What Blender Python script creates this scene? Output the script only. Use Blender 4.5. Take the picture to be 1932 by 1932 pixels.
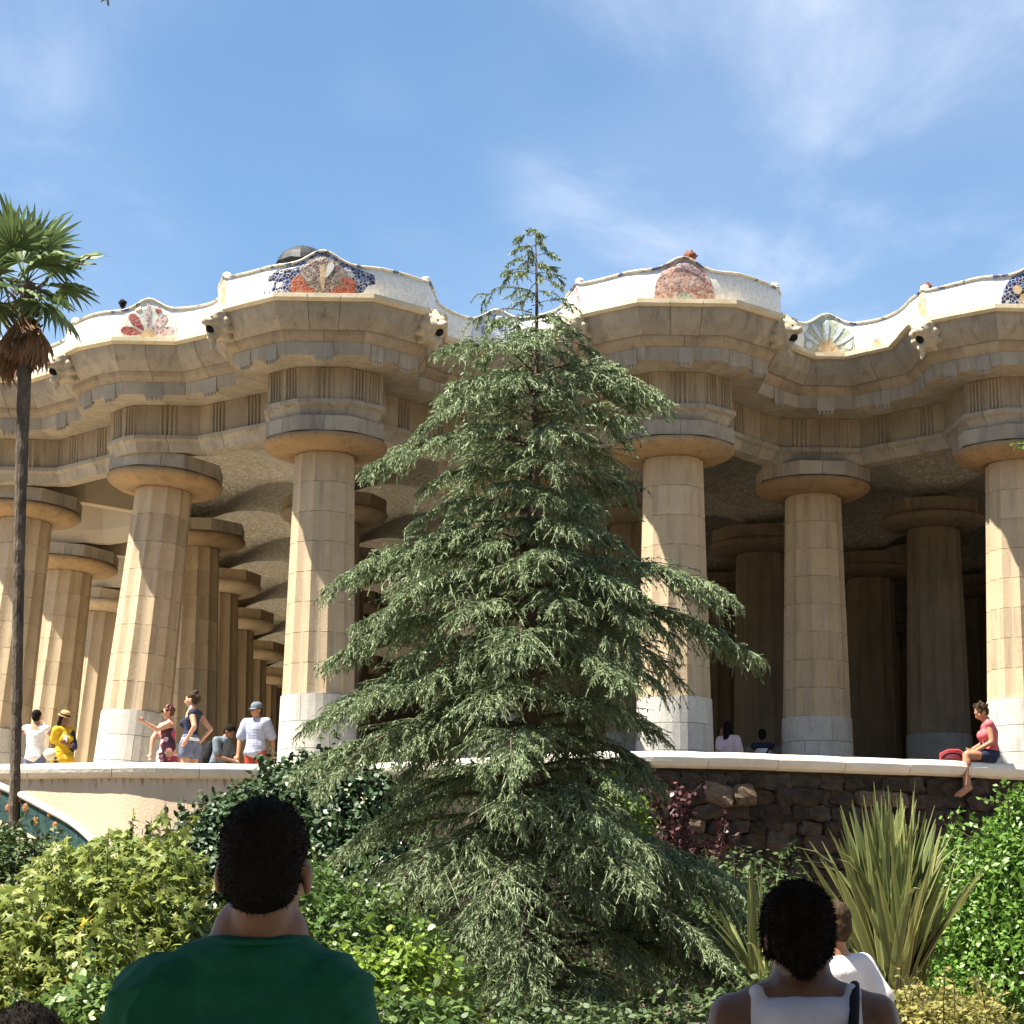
import bpy, bmesh, math, random
import numpy as np
from mathutils import Vector, Matrix, Euler, noise
from mathutils.geometry import tessellate_polygon

R = math.radians
rnd = random.Random(11)
rng = np.random.default_rng(11)
sc = bpy.context.scene
for o in list(bpy.data.objects):
    bpy.data.objects.remove(o, do_unlink=True)
COL = sc.collection

# ------------------------------------------------------------------ camera
CAM_Z = 1.55
PITCH = R(11.33)
F_PX = 4180.0            # focal length for a picture 1932 px wide
cam = bpy.data.cameras.new('camera')
cam.sensor_width = 36.0
cam.lens = 36.0 * F_PX / 1932.0
cam.clip_start = 0.1
cam.clip_end = 3000.0
cam_o = bpy.data.objects.new('camera', cam)
cam_o.location = (0, 0, CAM_Z)
cam_o.rotation_euler = (math.pi / 2 + PITCH, 0, 0)
COL.objects.link(cam_o)
sc.camera = cam_o

# ------------------------------------------------------------------ sun and sky
SUN_EL = R(64.0)
SUN_AZ = R(-106.5)       # from +Y towards +X
to_sun = Vector((math.sin(SUN_AZ) * math.cos(SUN_EL), math.cos(SUN_AZ) * math.cos(SUN_EL), math.sin(SUN_EL)))
sun = bpy.data.lights.new('sun', 'SUN')
sun.energy = 5.0
sun.angle = R(0.53)
sun.color = (1.0, 0.93, 0.80)
sun_o = bpy.data.objects.new('sun', sun)
sun_o.rotation_euler = (-to_sun).to_track_quat('-Z', 'Y').to_euler()
sun_o.location = (-20, -12, 40)
COL.objects.link(sun_o)

world = bpy.data.worlds.new('World')
sc.world = world
world.use_nodes = True
wn, wl = world.node_tree.nodes, world.node_tree.links
wn.clear()
out = wn.new('ShaderNodeOutputWorld')
bg = wn.new('ShaderNodeBackground')
bg.inputs['Strength'].default_value = 0.052
sky = wn.new('ShaderNodeTexSky')
sky.sky_type = 'NISHITA'
sky.sun_disc = False
sky.sun_elevation = SUN_EL
sky.sun_rotation = SUN_AZ % (2 * math.pi)
sky.altitude = 100
sky.air_density = 1.0
sky.dust_density = 0.25
sky.ozone_density = 2.2
# thin cirrus: noise on a flat cloud layer high above (direction / elevation)
tc = wn.new('ShaderNodeTexCoord')
sep = wn.new('ShaderNodeSeparateXYZ')
wl.new(tc.outputs['Generated'], sep.inputs[0])
zc = wn.new('ShaderNodeMath'); zc.operation = 'MAXIMUM'; zc.inputs[1].default_value = 0.04
wl.new(sep.outputs['Z'], zc.inputs[0])
dx = wn.new('ShaderNodeMath'); dx.operation = 'DIVIDE'
wl.new(sep.outputs['X'], dx.inputs[0]); wl.new(zc.outputs[0], dx.inputs[1])
dy = wn.new('ShaderNodeMath'); dy.operation = 'DIVIDE'
wl.new(sep.outputs['Y'], dy.inputs[0]); wl.new(zc.outputs[0], dy.inputs[1])
cmb = wn.new('ShaderNodeCombineXYZ')
dsh = wn.new('ShaderNodeMath'); dsh.operation = 'SUBTRACT'; dsh.inputs[1].default_value = 0.33
wl.new(dx.outputs[0], dsh.inputs[0]); wl.new(dsh.outputs[0], cmb.inputs[0]); wl.new(dy.outputs[0], cmb.inputs[1])
def cloud_layer(rot, scl, loc, nscale, detail, lo, hi, dist):
    mp = wn.new('ShaderNodeMapping')
    mp.inputs['Rotation'].default_value = (0, 0, rot)
    mp.inputs['Scale'].default_value = scl
    mp.inputs['Location'].default_value = loc
    wl.new(cmb.outputs[0], mp.inputs[0])
    nz = wn.new('ShaderNodeTexNoise')
    nz.inputs['Scale'].default_value = nscale
    nz.inputs['Detail'].default_value = detail
    nz.inputs['Roughness'].default_value = 0.58
    nz.inputs['Distortion'].default_value = dist
    wl.new(mp.outputs[0], nz.inputs['Vector'])
    mr = wn.new('ShaderNodeMapRange')
    mr.interpolation_type = 'SMOOTHSTEP'
    mr.inputs['From Min'].default_value = lo
    mr.inputs['From Max'].default_value = hi
    wl.new(nz.outputs[0], mr.inputs['Value'])
    return mr.outputs[0]
c1 = cloud_layer(R(-28), (1.0, 0.62, 1), (15.2, 6.6, 0), 1.9, 8.0, 0.43, 0.80, 0.5)
c2 = cloud_layer(R(20), (1.0, 0.5, 1), (0.7, 9.4, 0), 0.8, 3.0, 0.30, 0.54, 0.2)
mul = wn.new('ShaderNodeMath'); mul.operation = 'MULTIPLY'
wl.new(c1, mul.inputs[0]); wl.new(c2, mul.inputs[1])
veil = wn.new('ShaderNodeMath'); veil.operation = 'MULTIPLY_ADD'
wl.new(c2, veil.inputs[0]); veil.inputs[1].default_value = 0.10
m2 = wn.new('ShaderNodeMath'); m2.operation = 'MULTIPLY'; m2.inputs[1].default_value = 0.62
wl.new(mul.outputs[0], m2.inputs[0]); wl.new(m2.outputs[0], veil.inputs[2])
mixc = wn.new('ShaderNodeMix'); mixc.data_type = 'RGBA'
wl.new(veil.outputs[0], mixc.inputs['Factor'])
tint = wn.new('ShaderNodeMix'); tint.data_type = 'RGBA'; tint.blend_type = 'MULTIPLY'
tint.inputs['Factor'].default_value = 1.0
tint.inputs['B'].default_value = (0.93, 1.05, 1.08, 1)
wl.new(sky.outputs[0], tint.inputs['A'])
wl.new(tint.outputs['Result'], mixc.inputs['A'])
mixc.inputs['B'].default_value = (6.6, 7.0, 7.9, 1)
wl.new(mixc.outputs['Result'], bg.inputs['Color'])
wl.new(bg.outputs[0], out.inputs[0])

sc.view_settings.view_transform = 'Standard'
sc.view_settings.look = 'None'
sc.view_settings.exposure = 1.75
sc.view_settings.gamma = 1.0
sc.view_settings.use_curve_mapping = False
try:
    sc.cycles.max_bounces = 8
    sc.cycles.diffuse_bounces = 5
    sc.cycles.transparent_max_bounces = 4
    sc.cycles.use_denoising = True
except Exception:
    pass

# ------------------------------------------------------------------ helpers
_c, _s = math.cos(PITCH), math.sin(PITCH)
def at(px, py, Y):
    """point at depth Y seen at pixel (px,py) of a 1932 px square picture: used to survey positions"""
    a, b = (px - 966) / F_PX, (966 - py) / F_PX
    t = Y / (_c - b * _s)
    return Vector((a * t, Y, CAM_Z + (_s + b * _c) * t))
def at_z(px, py, Z):
    a, b = (px - 966) / F_PX, (966 - py) / F_PX
    t = (Z - CAM_Z) / (_s + b * _c)
    return Vector((a * t, (_c - b * _s) * t, Z))

# hall frame: u along the front, v into the hall
HX, HY, HYAW = -3.02, 34.96, R(3.06)
_hc, _hs = math.cos(HYAW), math.sin(HYAW)
def W(u, v, z=0.0):
    return Vector((HX + u * _hc - v * _hs, HY + u * _hs + v * _hc, z))

def setp(o, label=None, cat=None, group=None, kind=None):
    if label: o['label'] = label
    if cat: o['category'] = cat
    if group: o['group'] = group
    if kind: o['kind'] = kind
    return o
ROOT = {}
def empty(name, loc, label, cat, group=None):
    o = bpy.data.objects.new(name, None)
    o.empty_display_size = 0.2
    o.location = loc
    COL.objects.link(o)
    ROOT[o] = Vector(loc)
    return setp(o, label, cat, group)
def adopt(o, parent):
    """parent keeps o where it is in the world (parents are only translated)"""
    if parent is None: return o
    o.parent = parent
    if parent in ROOT:
        o.matrix_parent_inverse = Matrix.Translation(-ROOT[parent])
    return o
def mk(name, verts, faces, mat, parent=None, smooth=False):
    me = bpy.data.meshes.new(name)
    me.from_pydata([tuple(v) for v in verts], [], faces)
    if smooth:
        me.polygons.foreach_set('use_smooth', [True] * len(me.polygons))
    if mat: me.materials.append(mat)
    o = bpy.data.objects.new(name, me)
    COL.objects.link(o)
    return adopt(o, parent)
def inst(name, me, M, parent=None, local=False):
    o = bpy.data.objects.new(name, me)
    o.matrix_basis = M
    COL.objects.link(o)
    if parent is not None:
        o.parent = parent
        if not local and parent in ROOT:
            o.matrix_parent_inverse = Matrix.Translation(-ROOT[parent])
    return o
def np_obj(name, V, F, mat, parent=None, tint=None, smooth=False):
    V = np.asarray(V, dtype=np.float32).reshape(-1, 3)
    F = np.asarray(F, dtype=np.int32)
    n, k = F.shape
    me = bpy.data.meshes.new(name)
    me.vertices.add(len(V)); me.vertices.foreach_set('co', V.ravel())
    me.loops.add(n * k); me.loops.foreach_set('vertex_index', F.ravel())
    me.polygons.add(n)
    me.polygons.foreach_set('loop_start', np.arange(0, n * k, k, dtype=np.int32))
    me.polygons.foreach_set('loop_total', np.full(n, k, dtype=np.int32))
    if smooth: me.polygons.foreach_set('use_smooth', np.ones(n, dtype=bool))
    if tint is not None:
        a = me.attributes.new('tint', 'FLOAT', 'POINT')
        a.data.foreach_set('value', np.asarray(tint, dtype=np.float32))
    me.update(calc_edges=True)
    me.materials.append(mat)
    o = bpy.data.objects.new(name, me)
    COL.objects.link(o)
    return adopt(o, parent)
def mesh_of(name, verts, faces, mat, smooth=False):
    me = bpy.data.meshes.new(name)
    me.from_pydata([tuple(v) for v in verts], [], faces)
    if smooth: me.polygons.foreach_set('use_smooth', [True] * len(me.polygons))
    me.materials.append(mat)
    return me

class MB:
    def __init__(s): s.v, s.f = [], []
    def add(s, v, f):
        b = len(s.v); s.v += [Vector(p) for p in v]; s.f += [tuple(i + b for i in q) for q in f]
    def box(s, lo, hi):
        x0, y0, z0 = lo; x1, y1, z1 = hi
        s.add([(x0,y0,z0),(x1,y0,z0),(x1,y1,z0),(x0,y1,z0),(x0,y0,z1),(x1,y0,z1),(x1,y1,z1),(x0,y1,z1)],
              [(0,3,2,1),(4,5,6,7),(0,1,5,4),(1,2,6,5),(2,3,7,6),(3,0,4,7)])
    def tube(s, pts, rad, n=8, caps=True):
        pts = [Vector(p) for p in pts]
        if not hasattr(rad, '__len__'): rad = [rad] * len(pts)
        rings = []; prev = None
        for i, p in enumerate(pts):
            d = (pts[min(i+1, len(pts)-1)] - pts[max(i-1, 0)])
            d = d.normalized() if d.length > 1e-9 else Vector((0,0,1))
            if prev is None:
                a = d.cross(Vector((0,0,1)))
                if a.length < 1e-3: a = d.cross(Vector((0,1,0)))
            else:
                a = prev - d * prev.dot(d)
            a.normalize(); prev = a; b = d.cross(a)
            rings.append([p + (a * math.cos(t) + b * math.sin(t)) * rad[i] for t in (2*math.pi*k/n for k in range(n))])
        v = [q for r in rings for q in r]; f = []
        for i in range(len(pts)-1):
            for k in range(n):
                f.append((i*n+k, i*n+(k+1)%n, (i+1)*n+(k+1)%n, (i+1)*n+k))
        if caps:
            f.append(tuple(range(n-1, -1, -1))); f.append(tuple((len(pts)-1)*n+k for k in range(n)))
        s.add(v, f)
    def capsule(s, p, q, r0, r1, n=10):
        p, q = Vector(p), Vector(q); d = q - p
        L = d.length; d = d.normalized() if L > 1e-6 else Vector((0,0,1))
        pts, rad = [], []
        for t in (80, 55, 28, 0):
            pts.append(p - d * r0 * math.sin(R(t))); rad.append(r0 * math.cos(R(t)))
        for t in (0, 28, 55, 80):
            pts.append(q + d * r1 * math.sin(R(t))); rad.append(r1 * math.cos(R(t)))
        s.tube(pts, rad, n)
    def ell(s, c, r, rot=None, n=12, m=8):
        c = Vector(c); v = []; f = []
        M = rot.to_matrix() if rot else Matrix.Identity(3)
        for j in range(m+1):
            ph = -math.pi/2 + math.pi*j/m
            for i in range(n):
                a = 2*math.pi*i/n
                p = Vector((math.cos(ph)*math.cos(a)*r[0], math.cos(ph)*math.sin(a)*r[1], math.sin(ph)*r[2]))
                v.append(c + M @ p)
        for j in range(m):
            for i in range(n):
                f.append((j*n+i, j*n+(i+1)%n, (j+1)*n+(i+1)%n, (j+1)*n+i))
        s.add(v, f)
    def build(s, name, mat, parent=None, smooth=False): return mk(name, s.v, s.f, mat, parent, smooth)
def revolve(prof, n=32, closed_caps=True):
    v, f = [], []
    for (r, z) in prof:
        for i in range(n):
            a = 2*math.pi*i/n; v.append((r*math.cos(a), r*math.sin(a), z))
    m = len(prof)
    for j in range(m-1):
        for i in range(n):
            f.append((j*n+i, j*n+(i+1)%n, (j+1)*n+(i+1)%n, (j+1)*n+i))
    if closed_caps:
        f.append(tuple(range(n-1,-1,-1))); f.append(tuple((m-1)*n+i for i in range(n)))
    return v, f
def bmesh_remesh(mb, voxel, smooth_it=4, factor=0.5, disp=None):
    """continuous surface out of overlapping solids"""
    me = bpy.data.meshes.new('tmp'); me.from_pydata([tuple(v) for v in mb.v], [], mb.f)
    o = bpy.data.objects.new('tmp', me); COL.objects.link(o)
    md = o.modifiers.new('r', 'REMESH'); md.mode = 'VOXEL'; md.voxel_size = voxel; md.use_smooth_shade = True
    if smooth_it:
        sm = o.modifiers.new('s', 'SMOOTH'); sm.factor = factor; sm.iterations = smooth_it
    dg = bpy.context.evaluated_depsgraph_get()
    res = bpy.data.meshes.new_from_object(o.evaluated_get(dg))
    bpy.data.objects.remove(o, do_unlink=True); bpy.data.meshes.remove(me)
    if disp:
        n = len(res.vertices); co = np.empty(n*3, dtype=np.float32); res.vertices.foreach_get('co', co)
        no = np.array([v.normal[:] for v in res.vertices], dtype=np.float32)
        co = co.reshape(-1,3)
        d = np.array([disp(Vector(p)) for p in co], dtype=np.float32)
        co = co + no * d[:,None]
        res.vertices.foreach_set('co', co.ravel()); res.update()
    res.polygons.foreach_set('use_smooth', [True]*len(res.polygons))
    return res
# ------------------------------------------------------------------ materials
def _new(name):
    m = bpy.data.materials.new(name); m.use_nodes = True
    nt = m.node_tree; return m, nt.nodes, nt.links, nt.nodes['Principled BSDF']
def surf(name, col, col2=None, scale=3.0, rough=0.8, bump=0.0, bscale=None, rand=0.0, spec=0.3, detail=5.0,
         lo=0.35, hi=0.65, stretch=(1,1,1), coord='Object', fine=0.0, fscale=60.0, streak=0.0):
    """plain or mottled procedural surface, with relief and a small difference from piece to piece"""
    m, N, L, b = _new(name)
    b.inputs['Roughness'].default_value = rough
    b.inputs['Specular IOR Level'].default_value = spec
    tc = N.new('ShaderNodeTexCoord')
    mp = N.new('ShaderNodeMapping'); mp.inputs['Scale'].default_value = stretch
    L.new(tc.outputs[coord], mp.inputs[0])
    if coord == 'Object':
        oi0 = N.new('ShaderNodeObjectInfo')
        ad = N.new('ShaderNodeVectorMath'); ad.operation = 'MULTIPLY_ADD'
        ad.inputs[1].default_value = (0, 0, 0)
        cb = N.new('ShaderNodeCombineXYZ')
        mm = N.new('ShaderNodeMath'); mm.operation = 'MULTIPLY'; mm.inputs[1].default_value = 37.0
        L.new(oi0.outputs['Random'], mm.inputs[0]); L.new(mm.outputs[0], cb.inputs[0]); L.new(mm.outputs[0], cb.inputs[1])
        va = N.new('ShaderNodeVectorMath'); va.operation = 'ADD'
        L.new(mp.outputs[0], va.inputs[0]); L.new(cb.outputs[0], va.inputs[1])
        vec = va.outputs[0]
    else:
        vec = mp.outputs[0]
    src = None
    if col2 is not None:
        nz = N.new('ShaderNodeTexNoise'); nz.inputs['Scale'].default_value = scale; nz.inputs['Detail'].default_value = detail
        nz.inputs['Roughness'].default_value = 0.62
        L.new(vec, nz.inputs['Vector'])
        mr = N.new('ShaderNodeMapRange'); mr.inputs['From Min'].default_value = lo; mr.inputs['From Max'].default_value = hi
        L.new(nz.outputs[0], mr.inputs['Value'])
        mx = N.new('ShaderNodeMix'); mx.data_type = 'RGBA'
        mx.inputs['A'].default_value = (*col, 1); mx.inputs['B'].default_value = (*col2, 1)
        L.new(mr.outputs[0], mx.inputs['Factor']); src = mx.outputs['Result']
    if fine > 0:
        n3 = N.new('ShaderNodeTexNoise'); n3.inputs['Scale'].default_value = fscale; n3.inputs['Detail'].default_value = 3
        L.new(vec, n3.inputs['Vector'])
        m3 = N.new('ShaderNodeMapRange'); m3.inputs['To Min'].default_value = 1 - fine; m3.inputs['To Max'].default_value = 1 + fine
        m3.inputs['From Min'].default_value = 0.3; m3.inputs['From Max'].default_value = 0.7
        L.new(n3.outputs[0], m3.inputs['Value'])
        x3 = N.new('ShaderNodeVectorMath'); x3.operation = 'SCALE'
        if src is None: x3.inputs[0].default_value = col
        else: L.new(src, x3.inputs[0])
        L.new(m3.outputs[0], x3.inputs['Scale']); src = x3.outputs[0]
    if streak > 0:
        ms = N.new('ShaderNodeMapping'); ms.inputs['Scale'].default_value = (7.0, 7.0, .8); L.new(vec, ms.inputs[0])
        n5 = N.new('ShaderNodeTexNoise'); n5.inputs['Scale'].default_value = 1.0; n5.inputs['Detail'].default_value = 6; n5.inputs['Roughness'].default_value = .65
        L.new(ms.outputs[0], n5.inputs['Vector'])
        m5 = N.new('ShaderNodeMapRange'); m5.inputs['From Min'].default_value = .50; m5.inputs['From Max'].default_value = .72; m5.inputs['To Min'].default_value = 1.0; m5.inputs['To Max'].default_value = 1 - streak
        L.new(n5.outputs[0], m5.inputs['Value'])
        x5 = N.new('ShaderNodeVectorMath'); x5.operation = 'SCALE'
        if src is None: x5.inputs[0].default_value = col
        else: L.new(src, x5.inputs[0])
        L.new(m5.outputs[0], x5.inputs['Scale']); src = x5.outputs[0]
    if rand > 0:
        oi = N.new('ShaderNodeObjectInfo')
        m4 = N.new('ShaderNodeMapRange'); m4.inputs['To Min'].default_value = 1 - rand; m4.inputs['To Max'].default_value = 1 + rand
        L.new(oi.outputs['Random'], m4.inputs['Value'])
        x4 = N.new('ShaderNodeVectorMath'); x4.operation = 'SCALE'
        if src is None: x4.inputs[0].default_value = col
        else: L.new(src, x4.inputs[0])
        L.new(m4.outputs[0], x4.inputs['Scale']); src = x4.outputs[0]
    if src is None: b.inputs['Base Color'].default_value = (*col, 1)
    else: L.new(src, b.inputs['Base Color'])
    if bump > 0:
        nb = N.new('ShaderNodeTexNoise'); nb.inputs['Scale'].default_value = bscale or scale * 6; nb.inputs['Detail'].default_value = 6
        L.new(vec, nb.inputs['Vector'])
        bp = N.new('ShaderNodeBump'); bp.inputs['Strength'].default_value = min(1.0, bump); bp.inputs['Distance'].default_value = 0.02
        L.new(nb.outputs[0], bp.inputs['Height']); L.new(bp.outputs[0], b.inputs['Normal'])
    return m
def leafmat(name, a, b_, rough=0.5, transl=0.25, spec=0.35, tcol=None):
    m, N, L, b = _new(name)
    at_ = N.new('ShaderNodeAttribute'); at_.attribute_name = 'tint'
    mx = N.new('ShaderNodeMix'); mx.data_type = 'RGBA'
    mx.inputs['A'].default_value = (*a, 1); mx.inputs['B'].default_value = (*b_, 1)
    L.new(at_.outputs['Fac'], mx.inputs['Factor'])
    L.new(mx.outputs['Result'], b.inputs['Base Color'])
    b.inputs['Roughness'].default_value = rough; b.inputs['Specular IOR Level'].default_value = spec
    if transl > 0:
        tr = N.new('ShaderNodeBsdfTranslucent')
        if tcol: tr.inputs['Color'].default_value = (*tcol, 1)
        else: L.new(mx.outputs['Result'], tr.inputs['Color'])
        ms = N.new('ShaderNodeMixShader'); ms.inputs[0].default_value = transl
        L.new(b.outputs[0], ms.inputs[1]); L.new(tr.outputs[0], ms.inputs[2])
        L.new(ms.outputs[0], N['Material Output'].inputs['Surface'])
    return m
def mosaic(name, stops, grout=(0.62, 0.58, 0.50), scale=22.0, gw=0.06, rough=0.3, coord='Object'):
    """broken tile: coloured cells with grout lines between"""
    m, N, L, b = _new(name)
    tc = N.new('ShaderNodeTexCoord')
    v1 = N.new('ShaderNodeTexVoronoi'); v1.inputs['Scale'].default_value = scale
    v2 = N.new('ShaderNodeTexVoronoi'); v2.feature = 'DISTANCE_TO_EDGE'; v2.inputs['Scale'].default_value = scale
    L.new(tc.outputs[coord], v1.inputs['Vector']); L.new(tc.outputs[coord], v2.inputs['Vector'])
    se = N.new('ShaderNodeSeparateXYZ'); L.new(v1.outputs['Color'], se.inputs[0])
    rp = N.new('ShaderNodeValToRGB'); rp.color_ramp.interpolation = 'CONSTANT'
    el = rp.color_ramp.elements
    el[0].position = 0; el[0].color = (*stops[0][1], 1)
    while len(el) > 1: el.remove(el[-1])
    for p, c in stops[1:]:
        e = el.new(p); e.color = (*c, 1)
    L.new(se.outputs[0], rp.inputs[0])
    mr = N.new('ShaderNodeMapRange'); mr.inputs['From Min'].default_value = gw * 0.5; mr.inputs['From Max'].default_value = gw
    L.new(v2.outputs['Distance'], mr.inputs['Value'])
    mx = N.new('ShaderNodeMix'); mx.data_type = 'RGBA'; mx.inputs['A'].default_value = (*grout, 1)
    L.new(mr.outputs[0], mx.inputs['Factor']); L.new(rp.outputs[0], mx.inputs['B'])
    L.new(mx.outputs['Result'], b.inputs['Base Color'])
    b.inputs['Roughness'].default_value = rough
    bp = N.new('ShaderNodeBump'); bp.inputs['Strength'].default_value = 0.4; bp.inputs['Distance'].default_value = 0.004
    L.new(mr.outputs[0], bp.inputs['Height']); L.new(bp.outputs[0], b.inputs['Normal'])
    return m

M = {}
M['stone'] = surf('sandstone', (0.385, 0.305, 0.208), (0.305, 0.247, 0.175), 1.6, 0.88, 0.3, 18, 0.12, 0.2, fine=0.10, streak=.36)
M['stone_grey'] = surf('grey weathered sandstone', (0.385, 0.332, 0.256), (0.30, 0.266, 0.215), 1.8, 0.9, 0.3, 16, 0.12, 0.2, fine=0.10, streak=.36)
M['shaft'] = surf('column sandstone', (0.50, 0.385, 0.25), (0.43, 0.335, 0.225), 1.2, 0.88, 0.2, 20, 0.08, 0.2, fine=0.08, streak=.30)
M['shaft_shaded'] = surf('shade-darkened inner column stone', (0.25, 0.195, 0.13), (0.20, 0.157, 0.107), 1.2, 0.9, 0.2, 20, 0.08, 0.2, fine=0.08, streak=.35)  # darker copy of the column sandstone, hall shade put into its colour
M['base_shaded'] = surf('shade-darkened inner base tile', (0.30, 0.285, 0.255), (0.24, 0.23, 0.21), 5.0, 0.6, 0.15, 40, 0.07, 0.3, streak=.22)  # base tile darkened likewise, standing in for shade inside the hall
M['echinus'] = surf('ochre capital stone', (0.36, 0.235, 0.12), (0.28, 0.195, 0.115), 1.5, 0.88, 0.25, 14, 0.07, 0.2, fine=0.09, streak=.35)
M['mortar'] = surf('pale lime mortar', (0.44, 0.37, 0.275), rough=0.95)
M['base'] = surf('white tile base', (0.54, 0.51, 0.455), (0.44, 0.42, 0.385), 5.0, 0.6, 0.15, 40, 0.07, 0.3, fine=0.12, fscale=35, streak=.22)
M['lip'] = surf('pale cornice lip', (0.66, 0.57, 0.42), (0.52, 0.43, 0.27), 2.2, 0.85, 0.2, 20, 0.08, 0.2, fine=0.05)
M['ceiling'] = mosaic('ceiling broken tile', [(0, (0.46, 0.43, 0.37)), (0.3, (0.54, 0.51, 0.45)), (0.6, (0.38, 0.355, 0.305)), (0.85, (0.62, 0.59, 0.53))], (0.34, 0.31, 0.26), 16.0, 0.06, 0.4)
M['white'] = mosaic('white broken tile', [(0, (0.78, 0.77, 0.72)), (0.3, (0.72, 0.71, 0.67)), (0.6, (0.80, 0.79, 0.74)), (0.9, (0.66, 0.66, 0.63))], (0.62, 0.58, 0.50), 18.0, 0.035, 0.35)
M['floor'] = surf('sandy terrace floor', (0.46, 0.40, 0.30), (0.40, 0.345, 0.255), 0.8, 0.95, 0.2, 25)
M['floor_dark'] = surf('low-bounce dark floor', (0.055, 0.048, 0.04), (0.04, 0.035, 0.03), 0.8, 0.9, 0.2, 25)  # unseen floor, coloured dark to cut light bounced into the right of the hall
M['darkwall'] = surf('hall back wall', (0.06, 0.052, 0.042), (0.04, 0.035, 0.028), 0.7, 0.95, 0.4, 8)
M['coping'] = surf('white stone coping', (0.80, 0.75, 0.64), (0.70, 0.64, 0.53), 3.0, 0.85, 0.35, 22, 0.05, 0.2, fine=0.06)
M['ground'] = surf('dry garden soil', (0.17, 0.125, 0.085), (0.11, 0.085, 0.06), 0.9, 0.95, 0.5, 12)
M['paving'] = surf('pale gravel plaza', (0.36, 0.32, 0.26), (0.30, 0.27, 0.22), 1.3, 0.95, 0.3, 40)
M['rock'] = surf('brown rubble stone', (0.072, 0.056, 0.042), (0.040, 0.032, 0.025), 2.6, 0.95, 1.0, 14, 0.35, 0.15, fine=0.25, fscale=18)
M['rockpale'] = surf('pale tufa stone', (0.20, 0.145, 0.095), (0.10, 0.075, 0.052), 5.0, 0.95, 1.0, 20, 0.2, 0.15, fine=0.2, fscale=25)
M['joint'] = surf('dark earth mortar', (0.055, 0.042, 0.03), (0.035, 0.028, 0.02), 3.0, 0.98, 0.6, 14)
M['dark'] = surf('dark hollow', (0.012, 0.011, 0.010), rough=0.95)
# ------------------------------------------------------------------ ground
FLOOR = 3.85                      # floor of the columned hall
def gz(x, y):
    if y < 9: return 0.0
    t = min(1.0, (y - 9) / 21.0)
    return 1.0 * t * t * (3 - 2 * t) * (0.55 + 0.45 * t)
gv, gf = [], []
GXs = [-400, -120, -50, -25] + [x * 1.5 for x in range(-12, 13)] + [25, 50, 120, 400]
GYs = [-400, -100, -30, -10, 0, 5] + [9 + 1.2 * k for k in range(0, 20)] + [40, 60, 120, 400, 1200]
for y in GYs:
    for x in GXs:
        k = noise.noise(Vector((x * 0.4, y * 0.4, 0))) * 0.08 if 9.5 < y < 34 and abs(x) < 20 else 0
        gv.append((x, y, gz(x, y) + k))
nx = len(GXs)
for j in range(len(GYs) - 1):
    for i in range(nx - 1):
        gf.append((j*nx+i, j*nx+i+1, (j+1)*nx+i+1, (j+1)*nx+i))
setp(mk('ground', gv, gf, M['ground'], None, True), kind='structure')
setp(mk('plaza_paving', [(-30,-25,0.012),(30,-25,0.012),(30,8.6,0.012),(-30,8.6,0.012)], [(0,1,2,3)], M['paving']), kind='structure')

# ------------------------------------------------------------------ plan of the cornice (u,v), left to right
CONVEX = [(-1.93,-.90),(-1.36,-1.45),(-.78,-1.95),(.78,-1.95),(1.36,-1.45),(1.93,-.90)]
CONCAVE = [(1.97,.34),(2.58,1.05),(3.10,1.05),(3.70,.40)]
LEFTBAY = [(-4.81,2.76),(-4.77,2.02),(-4.23,1.17),(-3.59,.70),(-2.56,.72),(-1.97,.22)]
PLAN = []
for m_ in (6, 5, 4, 3, 2):                       # left flank, the same bays turned a quarter
    PLAN += [(-5.66 + v, 5.66 * m_ - u) for u, v in CONVEX] + [(-5.66 + v, 5.66 * m_ - u) for u, v in CONCAVE]
PLAN += [(-5.66 + v, 5.66 - u) for u, v in CONVEX[:3]]
PLAN += [(-7.61,4.80),(-7.06,3.83),(-6.42,3.36),(-5.39,3.38)]
PLAN += LEFTBAY
for b in range(3):
    PLAN += [(u + 5.66 * b, v) for u, v in CONVEX]
    PLAN += [(u + 5.66 * b, v) for u, v in CONCAVE]
PLAN += [(u + 5.66 * 3, v) for u, v in CONVEX]
P2 = [Vector(p) for p in PLAN]
def seg_n(i):
    d = (P2[i+1] - P2[i]).normalized()
    return Vector((-d.y, d.x))
MIT = []
for i in range(len(P2)):
    if i == 0: m = seg_n(0)
    elif i == len(P2) - 1: m = seg_n(i-1)
    else:
        a, b = seg_n(i-1), seg_n(i)
        m = (a + b) / max(0.35, 1 + a.dot(b))
    MIT.append(m)
def off(i, d): return P2[i] + MIT[i] * d
def pt(i, t, d, z):
    """on segment i at fraction t, inset d"""
    p = off(i, d).lerp(off(i+1, d), t)
    return W(p.x, p.y, z)
def plan_poly(d, back=38.0):
    pts = [off(i, d) for i in range(len(P2))]
    return pts + [Vector((26.0, pts[-1].y)), Vector((26.0, back)), Vector((pts[0].x, back))]

HALL = empty('columned_hall', W(0, 0, FLOOR), 'open sandstone hall of thick fluted columns under a wavy overhanging cornice', 'building')

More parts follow.
